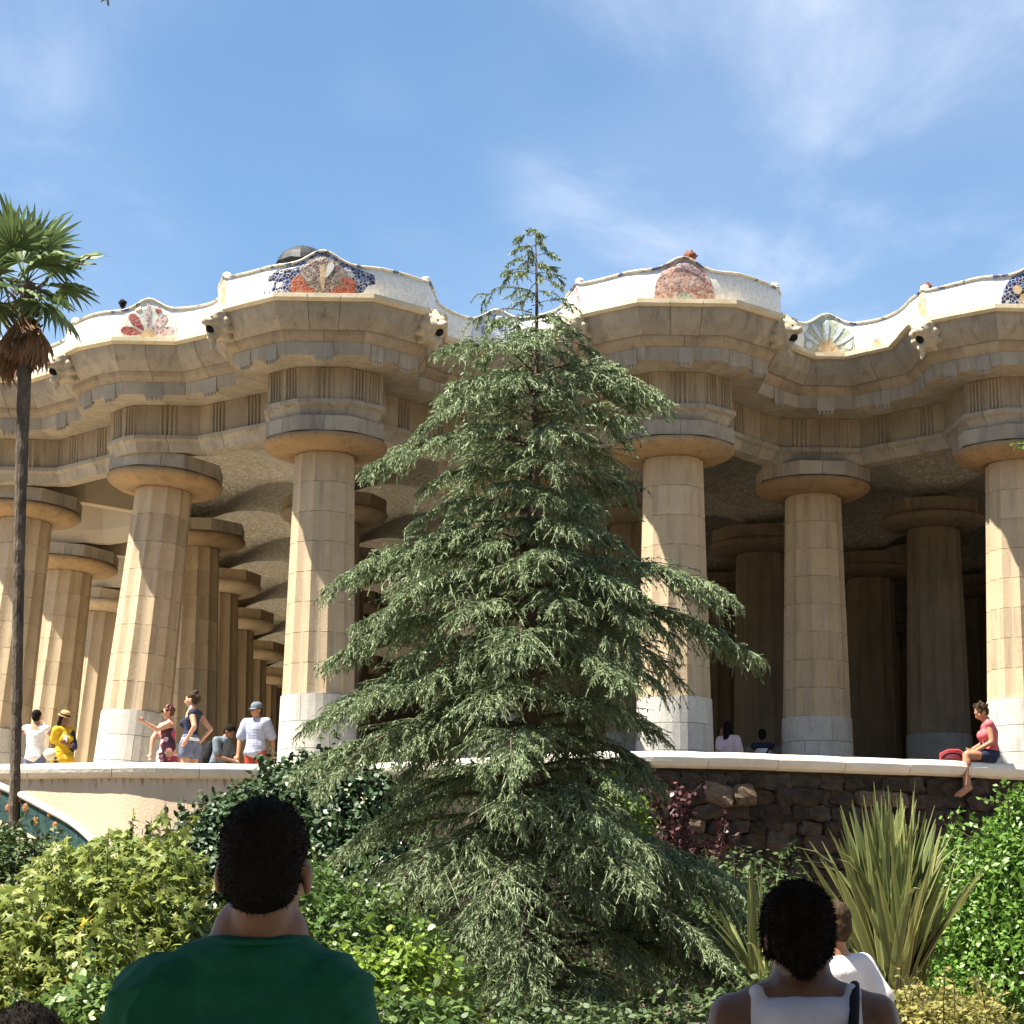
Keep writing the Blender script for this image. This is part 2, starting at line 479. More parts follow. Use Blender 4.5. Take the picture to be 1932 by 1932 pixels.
# ---- entablature bands: closed profiles (inset, z)
BANDS = [
 ('cornice_block', 'lip', [(0,11.63),(-.005,11.56),(.03,11.52),(.60,11.52),(.60,11.66)]),
 ('fascia_block', 'stone_grey', [(.075,11.517),(.105,11.42),(.18,11.28),(.315,11.135),(.66,11.135),(.66,11.517)]),
 ('moulding_block', 'stone', [(.355,11.132),(.375,11.06),(.42,11.01),(.45,10.975),(.78,10.975),(.78,11.132)]),
 ('bed_block', 'stone_grey', [(.455,10.972),(.475,10.765),(1.06,10.715),(1.06,10.972)]),
 ('frieze_block', 'stone', [(1.02,10.712),(1.03,10.195),(1.30,10.195),(1.30,10.712)]),
 ('architrave_block', 'stone_grey', [(.975,10.192),(.975,10.125),(1.035,10.085),(1.10,9.93),(1.40,9.93),(1.40,10.192)]),
]
ENT = mk('entablature', [W(0,0,10.5),W(.1,0,10.5),W(0,.1,10.5)], [(0,1,2)], M['mortar'], HALL)
# backing core behind the blocks, seen only in the joints
cv, cf = [], []
CORE = [(.03,11.60),(.03,11.54),(.13,11.50),(.34,11.15),(.40,11.12),(.48,10.99),(.50,10.79),(1.055,10.735),(1.05,10.20),(1.13,9.945),(1.37,9.945),(1.37,11.60)]
for i in range(len(P2)):
    for d, z in CORE:
        q = off(i, d); cv.append(W(q.x, q.y, z))
nc = len(CORE)
for i in range(len(P2) - 1):
    for k in range(nc):
        cf.append((i*nc+k, i*nc+(k+1) % nc, (i+1)*nc+(k+1) % nc, (i+1)*nc+k))
ENT.data.clear_geometry(); ENT.data.from_pydata([tuple(v) for v in cv], [], cf)

for bi, (nm, mt, prof) in enumerate(BANDS):
    for i in range(len(P2) - 1):
        mid = (P2[i] + P2[i+1]) / 2
        if mid.x < -9.0 or mid.x > 14.5 or mid.y > 6.2: continue
        L = (off(i+1, prof[0][0]) - off(i, prof[0][0])).length
        n = max(1, round(L / (0.55 if bi in (0, 1, 3) else 0.62)))
        if L < 0.75: n = 1
        cuts = [k / n for k in range(n + 1)]
        for k in range(n):
            g = 0.004 / max(L, 0.1)
            t0 = cuts[k] + (g if k else 0.0015 / max(L, .1)); t1 = cuts[k+1] - (g if k < n-1 else 0.0015 / max(L, .1))
            jit = rnd.uniform(-.006, .006) if n > 1 else rnd.uniform(-.002, .002)
            m = len(prof)
            v = [pt(i, t0, d + jit * (d < 1.2), z) for d, z in prof] + [pt(i, t1, d + jit * (d < 1.2), z) for d, z in prof]
            f = [tuple(range(m)), tuple(range(2*m-1, m-1, -1))] + [(a, m+a, m+(a+1) % m, (a+1) % m) for a in range(m)]
            mk(nm, v, f, M[mt], ENT)

# ---- fluted pendants (triglyphs) on the frieze, and drop plaques on the bed moulding
mb = MB()
for k in range(4):
    x = -.117 + k * .078
    mb.tube([(x, 0, .50), (x, 0, .03)], [.026, .026], 7)
    mb.tube([(x, -.012, .03), (x, -.016, -.02), (x, -.016, -.075), (x, -.014, -.105)], [.02, .03, .033, .012], 7)
mb.box((-.155, .0, .44), (.155, .05, .5))
TRI = mesh_of('triglyph', mb.v, mb.f, M['stone'])
mb = MB()
mb.box((-.15, -.016, -.05), (.15, .05, .203))
for k in range(4):
    x = -.12 + k * .08
    mb.tube([(x*.9, -.002, -.045), (x*.9, -.004, -.07), (x*.9, -.004, -.10), (x*.9, -.002, -.115)], [.016, .023, .025, .008], 7)
PLQ = mesh_of('drop_plaque', mb.v, mb.f, M['stone_grey'])
def face_M(i, t, d, z, sx=1.0):
    p = pt(i, t, d, z); a = pt(i, 0, d, z); b = pt(i, 1, d, z)
    X = (b - a).normalized(); Z = Vector((0,0,1)); Y = Z.cross(X)
    Mx = Matrix((X * sx, Y, Z)).transposed().to_4x4(); Mx.translation = p
    return Mx
for i in range(len(P2) - 1):
    mid = (P2[i] + P2[i+1]) / 2
    if mid.x < -9 or mid.x > 14.5 or mid.y > 6.2: continue
    a, b = off(i, 1.02), off(i+1, 1.02)
    L = (b - a).length; dirn = (P2[i+1] - P2[i]).normalized()
    if dirn.x < 0.25: continue
    if L > 0.45:
        for t in ((0.5,) if L < 1.25 else (0.27, 0.78)):
            inst('triglyph', TRI, face_M(i, t, 1.02, 10.20), ENT)
    elif abs(dirn.y) > .3 and L > .2:
        inst('triglyph', TRI, face_M(i, .5, 1.02, 10.20, .8), ENT)
    L2 = (off(i+1, .45) - off(i, .45)).length
    if L2 > 0.45:
        inst('drop_plaque', PLQ, face_M(i, 0.5, .465, 10.765, 1.0 if L2 > .8 else .8), ENT)

# ---- lion-head spouts at the corners of the bays
def lion_mesh():
    m = MB()
    m.ell((0, .10, 0), (.20, .22, .24), n=16, m=10)            # mane block against the wall
    m.ell((0, -.05, .05), (.15, .18, .15), n=14, m=9)          # skull
    m.ell((0, -.20, .045), (.085, .12, .055), n=12, m=8)       # muzzle upper
    m.ell((0, -.265, .075), (.05, .045, .035))                 # nose
    m.capsule((-.055, -.13, .13), (-.12, -.05, .155), .04, .035)
    m.capsule((.055, -.13, .13), (.12, -.05, .155), .04, .035)
    m.capsule((0, -.05, -.13), (0, -.20, -.19), .075, .05)     # dropped jaw
    m.capsule((-.07, -.02, -.08), (-.075, -.15, -.07), .05, .03)
    m.capsule((.07, -.02, -.08), (.075, -.15, -.07), .05, .03)
    for s in (-1, 1):
        m.ell((s*.15, .02, .17), (.05, .04, .07))              # ears
        for k in range(5):
            a = R(-60 + 35 * k)
            m.capsule((s*.17*math.cos(a), .0, .18*math.sin(a)), (s*.215*math.cos(a), .09, .245*math.sin(a)), .065, .045)
    m.capsule((0, -.14, -.26), (0, -.20, -.34), .045, .02)     # beard
    me = bmesh_remesh(m, 0.016, 2)
    me.materials.append(M['lionstone']); return me
M['lionstone'] = surf('pale carved stone', (0.50, 0.43, 0.32), (0.38, 0.32, 0.23), 6.0, 0.85, 0.3, 30, 0.08, 0.2)
LION = lion_mesh()
mb = MB(); mb.ell((0, -.16, -.055), (.055, .09, .062)); MOUTH = mesh_of('mouth', mb.v, mb.f, M['dark'], True)
mb = MB()
for s in (-1, 1): mb.ell((s*.068, -.185, .105), (.018, .014, .013), n=8, m=6)
EYES = mesh_of('eyes', mb.v, mb.f, M['dark'], True)
lions = []
for b in range(3):
    lions += [(-1.70 + 5.66*b, -1.03, R(-38)), (1.70 + 5.66*b, -1.03, R(38))]
lions += [(-4.55, 1.72, R(-42)), (-7.36, 4.38, R(-42))]
for u, v, a in lions:
    Mx = Matrix.Translation(W(u, v, 11.36)) @ Matrix.Rotation(a + HYAW, 4, 'Z') @ Matrix.Rotation(R(14), 4, 'X') @ Matrix.Scale(1.12, 4)
    o = inst('lion_head', LION, Mx, HALL)
    for me, n in ((MOUTH, 'mouth'), (EYES, 'eyes')):
        c = bpy.data.objects.new(n, me); COL.objects.link(c); c.parent = o

# ------------------------------------------------------------------ columns
Z_BASE, Z_SH, Z_EC, Z_AB, Z_TOP = FLOOR, 5.56, 9.45, 9.685, 9.925
def flute_ring(r, z, n=12, k=6, depth=0.075, ph=R(-16.5)):
    v = []
    for i in range(n):
        for j in range(k):
            t = j / k
            a = ph + 2*math.pi*(i + t)/n
            rr = r * (1 - depth * math.sin(math.pi * t))
            v.append((rr*math.sin(a), -rr*math.cos(a), z))
    return v
def fluted(r0, r1, z0, z1, mid=0):
    rings = [flute_ring(r0 + (r1-r0)*q/(mid+1), z0 + (z1-z0)*q/(mid+1)) for q in range(mid+2)]
    n = len(rings[0]); v = [p for r in rings for p in r]; f = []
    for j in range(len(rings)-1):
        for i in range(n):
            f.append((j*n+i, j*n+(i+1)%n, (j+1)*n+(i+1)%n, (j+1)*n+i))
    f.append(tuple(range(n-1,-1,-1))); f.append(tuple((len(rings)-1)*n+i for i in range(n)))
    return v, f
def shaft_r(z): return .585 + (.49 - .585) * (z - Z_SH) / (Z_EC - Z_SH)
ND = 8
DR = (Z_EC - Z_SH) / ND
DRUMS = []
for k in range(ND):
    a, b = Z_SH + k*DR + .004, Z_SH + (k+1)*DR - .004
    v, f = fluted(shaft_r(a), shaft_r(b), a - FLOOR, b - FLOOR)
    DRUMS.append(mesh_of('drum', v, f, M['shaft']))
ECP = [(.50,.012),(.52,.0),(.60,.0),(.72,.014),(.84,.045),(.93,.092),(.978,.145),(.985,.185),(.96,.218),(.90,.235)]
v, f = revolve([(r*1.02, z + Z_EC - FLOOR) for r, z in ECP], 40)
ECH = mesh_of('echinus', v, f, M['echinus'], True)
RA = .945
def abacus_piece():
    t = math.tan(R(22.5)) * RA
    A = [(0.25, 0), (RA, 0), (RA, t), (RA*math.cos(R(45)), RA*math.sin(R(45))), (0.25*math.cos(R(45)), 0.25*math.sin(R(45)))]
    A = [(x, y) for x, y in A]
    z0, z1 = Z_AB + .002 - FLOOR, Z_TOP - FLOOR
    g = .003
    v = []
    for z, sh in ((z0, 0), (z1, 0)):
        for i, (x, y) in enumerate(A):
            if i in (0, 1): y += g
            if i in (3, 4): x, y = x + g*.7, y - g*.7
            v.append((x, y, z))
    f = [(4,3,2,1,0),(5,6,7,8,9)] + [(i, (i+1)%5, 5+(i+1)%5, 5+i) for i in range(5)]
    return mesh_of('abacus_block', v, f, M['stone_grey'])
ABP = abacus_piece()
# tiled base: courses of curved slabs
NCB = 4
CH = (Z_SH - FLOOR) / NCB
BST = []
for k in range(NCB):
    r0, r1 = .645 - .045*(k/NCB), .645 - .045*((k+1)/NCB)
    v, f = [], []
    n = 8; g = .004
    for z, r in ((k*CH + g*(k > 0), r0), ((k+1)*CH - g, r1 if k < NCB-1 else r1)):
        for rr in (r, r - .16):
            for i in range(n+1):
                a = R(90) * i / n * (1 - .008) + R(.36)
                v.append((rr*math.cos(a), rr*math.sin(a), z))
    m = n + 1
    for i in range(n):
        f += [(i, i+1, 2*m+i+1, 2*m+i), (m+i+1, m+i, 3*m+i, 3*m+i+1), (2*m+i, 2*m+i+1, 3*m+i+1, 3*m+i), (i+1, i, m+i, m+i+1)]
    f += [(0, 2*m, 3*m, m), (n, m+n, 3*m+n, 2*m+n)]
    BST.append(mesh_of('base_slab', v, f, M['base']))
v1, f1 = revolve([(.60, 0), (.56, Z_SH-FLOOR-.03), (.52, Z_SH-FLOOR+.0)], 24)
v2, f2 = revolve([(.545, Z_SH-FLOOR-.02), (.452, Z_EC-FLOOR+.05), (.452, Z_TOP-FLOOR-.01)], 24)
mb = MB(); mb.add(v1, f1); mb.add(v2, f2)
CORE_ME = mesh_of('column', mb.v, mb.f, M['mortar'])
# plain column for the depth of the hall
mb = MB()
vv, ff = fluted(.585, .49, Z_SH-FLOOR, Z_EC-FLOOR, 1); mb.add(vv, ff)
vv, ff = revolve([(r*1.02, z + Z_EC-FLOOR) for r, z in ECP], 28); mb.add(vv, ff)
vv, ff = revolve([(RA*1.03, Z_AB-FLOOR), (RA*1.03, Z_TOP-FLOOR)], 8); mb.add(vv, ff)
FAR_ME = mesh_of('column', mb.v, mb.f, M['shaft'])
FAR_IN = mesh_of('column', mb.v, mb.f, M['shaft_shaded'])
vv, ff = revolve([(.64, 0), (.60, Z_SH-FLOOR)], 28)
FARB = mesh_of('base', vv, ff, M['base']); FARB_IN = mesh_of('base', vv, ff, M['base_shaded'])

def lean_of(i, j):
    if (i, j) == (-1, 1): return (-.50, -.25)
    if i <= -2: return (-.52, -.12)
    return (-.06, -.03)
front = {(0,0),(2,0),(4,0),(1,1),(3,1),(-1,1),(-2,2),(-1,3),(-2,4)}
for i in range(-2, 8):
    for j in range(0, 13):
        if (i + j) % 2: continue
        if i < 0 and j < -i: continue
        if j > 8 and i > 3: continue
        lu, lv = lean_of(i, j)
        top = W(2.83*i, 2.83*j, Z_TOP)
        bot = W(2.83*i + lu, 2.83*j + lv, FLOOR)
        ax = (top - bot).normalized()
        q = Vector((0,0,1)).rotation_difference(ax)
        sc_z = (top - bot).length / (Z_TOP - FLOOR)
        Mx = Matrix.Translation(bot) @ q.to_matrix().to_4x4() @ Matrix.Rotation(HYAW, 4, 'Z')
        if (i, j) in front:
            c = inst('column', CORE_ME, Mx, HALL)
            for me in DRUMS:
                o = inst('drum', me, Matrix.Rotation(0, 4, 'Z'), c, True)
            for k, me in enumerate(BST):
                for s in range(4):
                    inst('base_slab', me, Matrix.Rotation(R(90*s + 45*(k % 2) + 20 + 13*i), 4, 'Z'), c, True)
            inst('echinus', ECH, Matrix.Identity(4), c, True)
            for s in range(8):
                inst('abacus_block', ABP, Matrix.Rotation(R(45*s), 4, 'Z'), c, True)
        else:
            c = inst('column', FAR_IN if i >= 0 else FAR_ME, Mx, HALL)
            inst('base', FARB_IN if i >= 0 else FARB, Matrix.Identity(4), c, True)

# ------------------------------------------------------------------ vaulted ceiling
def inside(p, poly):
    x, y = p; r = False; n = len(poly); j = n - 1
    for i in range(n):
        a, b = poly[i], poly[j]
        if (a.y > y) != (b.y > y) and x < (b.x - a.x) * (y - a.y) / (b.y - a.y) + a.x: r = not r
        j = i
    return r
RS = 4.3
def ceil_z(u, v):
    a, b = (u + v) / 4.0, (v - u) / 4.0           # 4 m square grid turned 45 degrees (2.83*sqrt2)
    a *= 4.0 / (2*2.83); a = (u + v) / (2*2.83); b = (v - u) / (2*2.83)
    fa, fb = a - math.floor(a) - .5, b - math.floor(b) - .5
    rho2 = (fa*fa + fb*fb) * 16.02
    return 9.90 + math.sqrt(RS*RS - rho2) - math.sqrt(RS*RS - 8.01)
poly = plan_poly(1.33)
US = np.arange(-15.5, 25.6, .22); VS = np.arange(-1.2, 37.0, .24)
idx = {}; cvs = []; cfs = []
ins = {}
for a, u in enumerate(US):
    for b, v in enumerate(VS):
        ins[(a, b)] = inside((u, v), poly)
def vid(a, b):
    if (a, b) not in idx:
        idx[(a, b)] = len(cvs); cvs.append(W(US[a], VS[b], ceil_z(US[a], VS[b])))
    return idx[(a, b)]
for a in range(len(US)-1):
    for b in range(len(VS)-1):
        if ins[(a, b)] and ins[(a+1, b)] and ins[(a+1, b+1)] and ins[(a, b+1)]:
            cfs.append((vid(a, b), vid(a, b+1), vid(a+1, b+1), vid(a+1, b)))
mk('vaulted_ceiling', cvs, cfs, M['ceiling'], HALL, True)
# walls that close the hall at the back and to the right
mb = MB()
def wallbox(u0, v0, u1, v1, z0, z1):
    P = [W(u0,v0,z0),W(u1,v0,z0),W(u1,v1,z0),W(u0,v1,z0),W(u0,v0,z1),W(u1,v0,z1),W(u1,v1,z1),W(u0,v1,z1)]
    mb.add(P, [(0,3,2,1),(4,5,6,7),(0,1,5,4),(1,2,6,5),(2,3,7,6),(3,0,4,7)])
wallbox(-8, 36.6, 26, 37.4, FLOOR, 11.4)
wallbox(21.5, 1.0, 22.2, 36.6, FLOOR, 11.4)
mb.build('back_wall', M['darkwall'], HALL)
# upper square on the roof
def slab(name, poly, z0, z1, mat, parent=None):
    tr = tessellate_polygon([[Vector((p.x, p.y, 0)) for p in poly]])
    n = len(poly)
    v = [W(p.x, p.y, z1) for p in poly] + [W(p.x, p.y, z0) for p in poly]
    f = [tuple(t) for t in tr] + [tuple(n + k for k in reversed(t)) for t in tr]
    f += [(i, (i+1) % n, n + (i+1) % n, n + i) for i in range(n)]
    return mk(name, v, f, mat, parent)
setp(slab('upper_square', plan_poly(.45), 11.30, 11.655, M['paving']), kind='structure')
# ------------------------------------------------------------------ white serpentine bench on the roof edge
def chaikin(p, it=2):
    for _ in range(it):
        q = [p[0]]
        for a, b in zip(p[:-1], p[1:]): q += [a.lerp(b, .25), a.lerp(b, .75)]
        q.append(p[-1]); p = q
    return p
bpl = [off(i, .20) for i in range(len(P2))]
BL = chaikin(bpl, 2)
# resample evenly
cum = [0.0]
for a, b in zip(BL[:-1], BL[1:]): cum.append(cum[-1] + (b - a).length)
STEP = .06
NS = int(cum[-1] / STEP)
BC = []
k = 0
for i in range(NS + 1):
    s = i * STEP
    while k < len(cum) - 2 and cum[k+1] < s: k += 1
    t = (s - cum[k]) / max(1e-6, cum[k+1] - cum[k]); BC.append(BL[k].lerp(BL[k+1], t))
BN = []
for i in range(len(BC)):
    d = (BC[min(i+2, NS)] - BC[max(i-2, 0)]).normalized(); BN.append(Vector((-d.y, d.x)))
BAYS = [(-5.9, 3.3, 'A'), (-3.02, .9, 'B'), (0, -1.75, 'C'), (2.84, 1.25, 'G'), (5.66, -1.75, 'D'), (8.50, 1.25, 'E'), (11.32, -1.75, 'F'), (14.15, 1.25, 'H')]
def near_i(u, v):
    return min(range(len(BC)), key=lambda i: (BC[i].x-u)**2 + (BC[i].y-v)**2)
BAY_I = {n: near_i(u, v) for u, v, n in BAYS}
ENDS = []
for b in range(4):
    for s in (-1, 1): ENDS.append(near_i(5.66*b + s*1.62, -.80))
ENDS += [near_i(-4.45, 1.85), near_i(-7.5, 4.9)]
HW = .50
def bench_h(i):
    h = HW
    for n, c in BAY_I.items():
        d = (i - c) * STEP
        w = .30 if n in 'CDF' else .26
        h += (.22 if n in 'CDF' else .20) * math.exp(-(d / w) ** 2)
    for c in ENDS:
        d = (i - c) * STEP
        h += .05 * math.exp(-(d / .10) ** 2)
    return h + .012 * math.sin(i * .21)
ZB = 11.655
BENCH = empty('mosaic_bench', W(0, -1.6, ZB), 'white tiled serpentine bench with humped back along the roof edge', 'bench')
PROF = [(0.0, 0.0), (-.015, .35), (-.01, .80), (.03, 1.0), (.10, 1.02), (.15, .98), (.17, .6), (.22, .55), (.55, .5), (.58, 0.0)]
bv, bf = [], []
for i in range(NS + 1):
    h = bench_h(i)
    for d, q in PROF:
        p = BC[i] + BN[i] * d
        bv.append(W(p.x, p.y, ZB + h * q if q > .56 else ZB + q * HW))
m = len(PROF)
for i in range(NS):
    for k in range(m - 1):
        bf.append((i*m+k, (i+1)*m+k, (i+1)*m+k+1, i*m+k+1))
mk('back', bv, bf, M['white'], BENCH, True)
# capping of darker and pale tiles along the top edge
M['cap'] = mosaic('edge tiles', [(0, (0.72, 0.69, 0.60)), (0.42, (0.10, 0.12, 0.22)), (0.56, (0.60, 0.57, 0.48)), (0.72, (0.24, 0.20, 0.18)), (0.80, (0.70, 0.66, 0.56))], (0.55, 0.50, 0.42), 9.0, 0.05)
cvv, cff = [], []
n = 8
for i in range(NS + 1):
    h = bench_h(i); p = BC[i] + BN[i] * .06
    ctr = W(p.x, p.y, ZB + h * 1.0)
    nn = (W(BC[i].x + BN[i].x, BC[i].y + BN[i].y) - W(BC[i].x, BC[i].y)).normalized()
    for k in range(n):
        a = 2*math.pi*k/n
        cvv.append(ctr + nn * (math.cos(a) * .085) + Vector((0, 0, math.sin(a) * .028)))
for i in range(NS):
    for k in range(n): cff.append((i*n+k, (i+1)*n+k, (i+1)*n+(k+1)%n, i*n+(k+1)%n))
mk('cap', cvv, cff, M['cap'], BENCH, True)

def on_bench(c, s, q, lift=.006):
    """point on the outer face: s metres along from index c, q of the local height"""
    f = c + s / STEP
    i = int(max(1, min(NS - 2, math.floor(f)))); t = f - i
    p = BC[i].lerp(BC[i+1], t); nrm = BN[i].lerp(BN[i+1], t).normalized()
    h = bench_h(i) * (1 - t) + bench_h(i+1) * t
    qq = max(0, min(1, q)); d = np.interp(qq, [0, .35, .8, 1.0], [0, -.015, -.01, .03])
    p = p + nrm * (d - lift)
    return W(p.x, p.y, ZB + h * q)
def patch(name, c, outline, mat, parent, lift=.006, zmode=True):
    """a flat tile panel bent on to the bench: outline in (s, q), fan from its centre, subdivided"""
    den = []
    for a_, b_ in zip(outline, outline[1:] + outline[:1]):
        k_ = max(1, int(abs(b_[0]-a_[0]) / .07))
        den += [(a_[0] + (b_[0]-a_[0])*t_/k_, a_[1] + (b_[1]-a_[1])*t_/k_) for t_ in range(k_)]
    outline = den; lift = lift*1.5 + .002
    cx = sum(p[0] for p in outline) / len(outline); cy = sum(p[1] for p in outline) / len(outline)
    rings = [.001, .2, .4, .6, .8, 1.0]
    v, f = [], []
    n = len(outline)
    for r in rings:
        for s, q in outline: v.append(on_bench(c, cx + (s-cx)*r, cy + (q-cy)*r, lift))
    for j in range(len(rings)-1):
        for i in range(n): f.append((j*n+i, j*n+(i+1)%n, (j+1)*n+(i+1)%n, (j+1)*n+i))
    # rim so that the panel has thickness
    b = len(v)
    for s, q in outline: v.append(on_bench(c, s, q, -.004))
    k = (len(rings)-1)*n
    for i in range(n): f.append((k+i, k+(i+1)%n, b+(i+1)%n, b+i))
    return mk(name, v, f, mat, parent)
def petal(c0, ang, r0, r1, w, n=12):
    """leaf outline in metres around c0 = (s, z): returns (s, zmetres)"""
    ca, sa = math.sin(ang), math.cos(ang)
    P = []
    for k in range(n):
        t = 2*math.pi*k/n
        l = r0 + (r1-r0)*(.5 - .5*math.cos(t)); x = w*math.sin(t)*(.35 + .65*(l-r0)/(r1-r0))
        P.append((c0[0] + ca*l + sa*x, c0[1] + sa*l - ca*x))
    return P
def m2q(c, P):
    o = []
    for s, z in P:
        i = int(max(0, min(NS, c + s/STEP))); o.append((s, min(.965, max(.02, z / bench_h(i)))))
    return o
TC = {
 'blue': mosaic('blue broken tile', [(0, (.016,.024,.10)), (.3, (.03,.05,.18)), (.5, (.012,.016,.055)), (.78, (.10,.15,.30)), (.9, (.34,.36,.42))], (.42,.41,.40), 17, .07),
 'brown': mosaic('brown broken tile', [(0, (.16,.10,.075)), (.35, (.22,.16,.12)), (.6, (.11,.07,.055)), (.85, (.33,.27,.22))], (.42,.37,.31), 22, .05),
 'red': mosaic('red broken tile', [(0, (.33,.07,.035)), (.4, (.40,.10,.045)), (.75, (.26,.055,.03))], (.40,.26,.19), 16, .05),
 'pink': mosaic('pink marbled tile', [(0, (.42,.20,.15)), (.25, (.52,.32,.25)), (.45, (.33,.14,.11)), (.6, (.56,.44,.36)), (.78, (.45,.24,.16)), (.9, (.26,.17,.15))], (.56,.44,.36), 22, .05),
 'mauve': mosaic('mauve dark tile', [(0, (.20,.13,.15)), (.3, (.14,.11,.13)), (.6, (.28,.18,.18)), (.8, (.36,.24,.22))], (.45,.38,.35), 24, .06),
 'sage': mosaic('sage green tile', [(0, (.30,.34,.25)), (.35, (.38,.41,.31)), (.7, (.25,.30,.22))], (.52,.52,.44), 16, .05),
 'paleblue': mosaic('pale blue tile', [(0, (.42,.47,.58)), (.5, (.50,.55,.66))], (.60,.60,.58), 18, .05),
 'ochre': mosaic('ochre tile', [(0, (.48,.33,.17)), (.4, (.55,.42,.25)), (.75, (.38,.24,.13))], (.58,.48,.36), 20, .05),
 'maroon': mosaic('maroon tile', [(0, (.25,.055,.045)), (.4, (.32,.08,.06)), (.8, (.22,.05,.05))], (.42,.20,.16), 15, .05),
 'lilac': mosaic('lilac flecked tile', [(0, (.46,.34,.34)), (.25, (.28,.12,.13)), (.5, (.55,.45,.43)), (.8, (.34,.18,.19))], (.60,.54,.50), 26, .06),
 'palegreen': mosaic('pale grey green tile', [(0, (.56,.58,.50)), (.5, (.62,.64,.57))], (.62,.60,.54), 16, .04),
 'white': M['white'],
}
def dome(w, h, n=18, p=2.0, base=.02):
    """arched outline, width +-w metres, height h metres"""
    P = [(-w, base), (w, base)]
    for k in range(1, n):
        t = math.pi*k/n; P.append((w*math.cos(t)*(abs(math.cos(t))**(.15)), base + h*math.sin(t)**.9))
    return P
def medal(n, outline, mat, lift=.006, name='tile_panel', parent=None):
    c = BAY_I[n]
    return patch(name, c, m2q(c, outline), TC[mat], parent or BENCH, lift)
# C: blue wings, brown shell, red volutes
blueC = [(-.98,.03),(-.45,.03),(.42,.03),(.62,.06),(.70,.18),(.83,.22),(.80,.36),(.66,.40),(.52,.46),(.34,.56),(.16,.665),(0,.70),(-.16,.665),(-.34,.56),(-.52,.47),(-.70,.43),(-.86,.33)]
pc = medal('C', blueC, 'blue')
medal('C', dome(.44,.60), 'brown', .011, 'shell_panel', pc)
for s in (-1, 1):
    medal('C', [(s*.50,.03),(s*.50,.22),(s*.42,.30),(s*.30,.28),(s*.28,.18),(s*.16,.10),(s*.10,.03)], 'red', .016, 'volute', pc)
medal('C', petal((0,.04), 0, .02, .46, .07), 'ochre', .017, 'stem_tile', pc)
medal('C', petal((.02,.20), R(20), .08, .36, .07), 'palegreen', .017, 'stem_tile', pc)
# D: pink dome
pd = medal('D', dome(.48,.66), 'pink')
medal('D', [(-.16,.50),(.30,.36),(.22,.52),(.10,.64),(0,.67),(-.10,.62)], 'mauve', .011, 'dark_crown', pd)
medal('D', dome(.13,.10), 'sage', .012, 'foot_tile', pd)
# B: palmette
pb = medal('B', dome(.50,.62), 'palegreen')
for a, m_ in ((-78,'maroon'),(-42,'maroon'),(0,'lilac'),(42,'lilac'),(78,'lilac')):
    medal('B', petal((0,.06), R(a), .10, .46 if a else .56, .10 if a else .05), m_, .012, 'petal', pb)
for s, z, m_ in ((-.17,.50,'ochre'),(.17,.50,'maroon')):
    medal('B', [(s+.055*math.cos(t), z+.055*math.sin(t)) for t in (2*math.pi*k/10 for k in range(10))], m_, .012, 'disc', pb)
medal('B', dome(.12,.14), 'ochre', .015, 'foot_tile', pb)
# E: green fan
pe = medal('E', dome(.48,.64), 'sage')
for a in (-64,-34,0,34,64):
    medal('E', petal((0,.08), R(a), .16, .52, .055), 'paleblue', .012, 'petal', pe)
for s in (-.38, .38):
    medal('E', [(s+.065*math.cos(t), .12+.065*math.sin(t)) for t in (2*math.pi*k/10 for k in range(10))], 'paleblue', .012, 'disc', pe)
medal('E', dome(.19,.22), 'ochre', .013, 'foot_tile', pe)
medal('E', [(s+.92, z) for s, z in dome(.12,.13)], 'ochre', .008, 'tile_panel')
# F: dark blue with ochre flowers
pf = medal('F', dome(.62,.64), 'blue')
for s, z in ((-.36,.26),(-.26,.12),(-.15,.46),(-.08,.24),(.12,.40),(.26,.18)):
    medal('F', [(s+.075*math.cos(t), z+.075*math.sin(t)) for t in (2*math.pi*k/10 for k in range(10))], 'ochre', .012, 'disc', pf)
# A: dark patch with red foot
pa = medal('A', dome(.52,.60), 'mauve')
medal('A', [(-.50,.03),(.50,.03),(.46,.10),(0,.13),(-.46,.10)], 'red', .012, 'foot_tile', pa)
# G (behind the tree): blue specks
pg = medal('G', dome(.5,.62), 'paleblue')
for s, z in ((-.2,.3),(.1,.4),(.25,.2)):
    medal('G', [(s+.09*math.cos(t), z+.09*math.sin(t)) for t in (2*math.pi*k/10 for k in range(10))], 'blue', .012, 'disc', pg)
# tiles on the end scrolls
for c, m_ in ((ENDS[2], 'lilac'), (ENDS[4], 'ochre'), (ENDS[0], 'ochre')):
    patch('tile_panel', c, [(-.10,.05),(.14,.05),(.10,.7),(.06,.92),(-.08,.92),(-.10,.6)], TC[m_], BENCH, .007)
for c in ENDS:
    mb = MB(); p = BC[c] + BN[c]*.06; z = ZB + bench_h(c)
    mb.ell(W(p.x, p.y, z + .03), (.075, .075, .055), n=12, m=8)
    mb.tube([W(p.x, p.y, z - .05), W(p.x, p.y, z + .02)], [.05, .055], 10)
    mb.build('knob', M['coping'], BENCH, True)
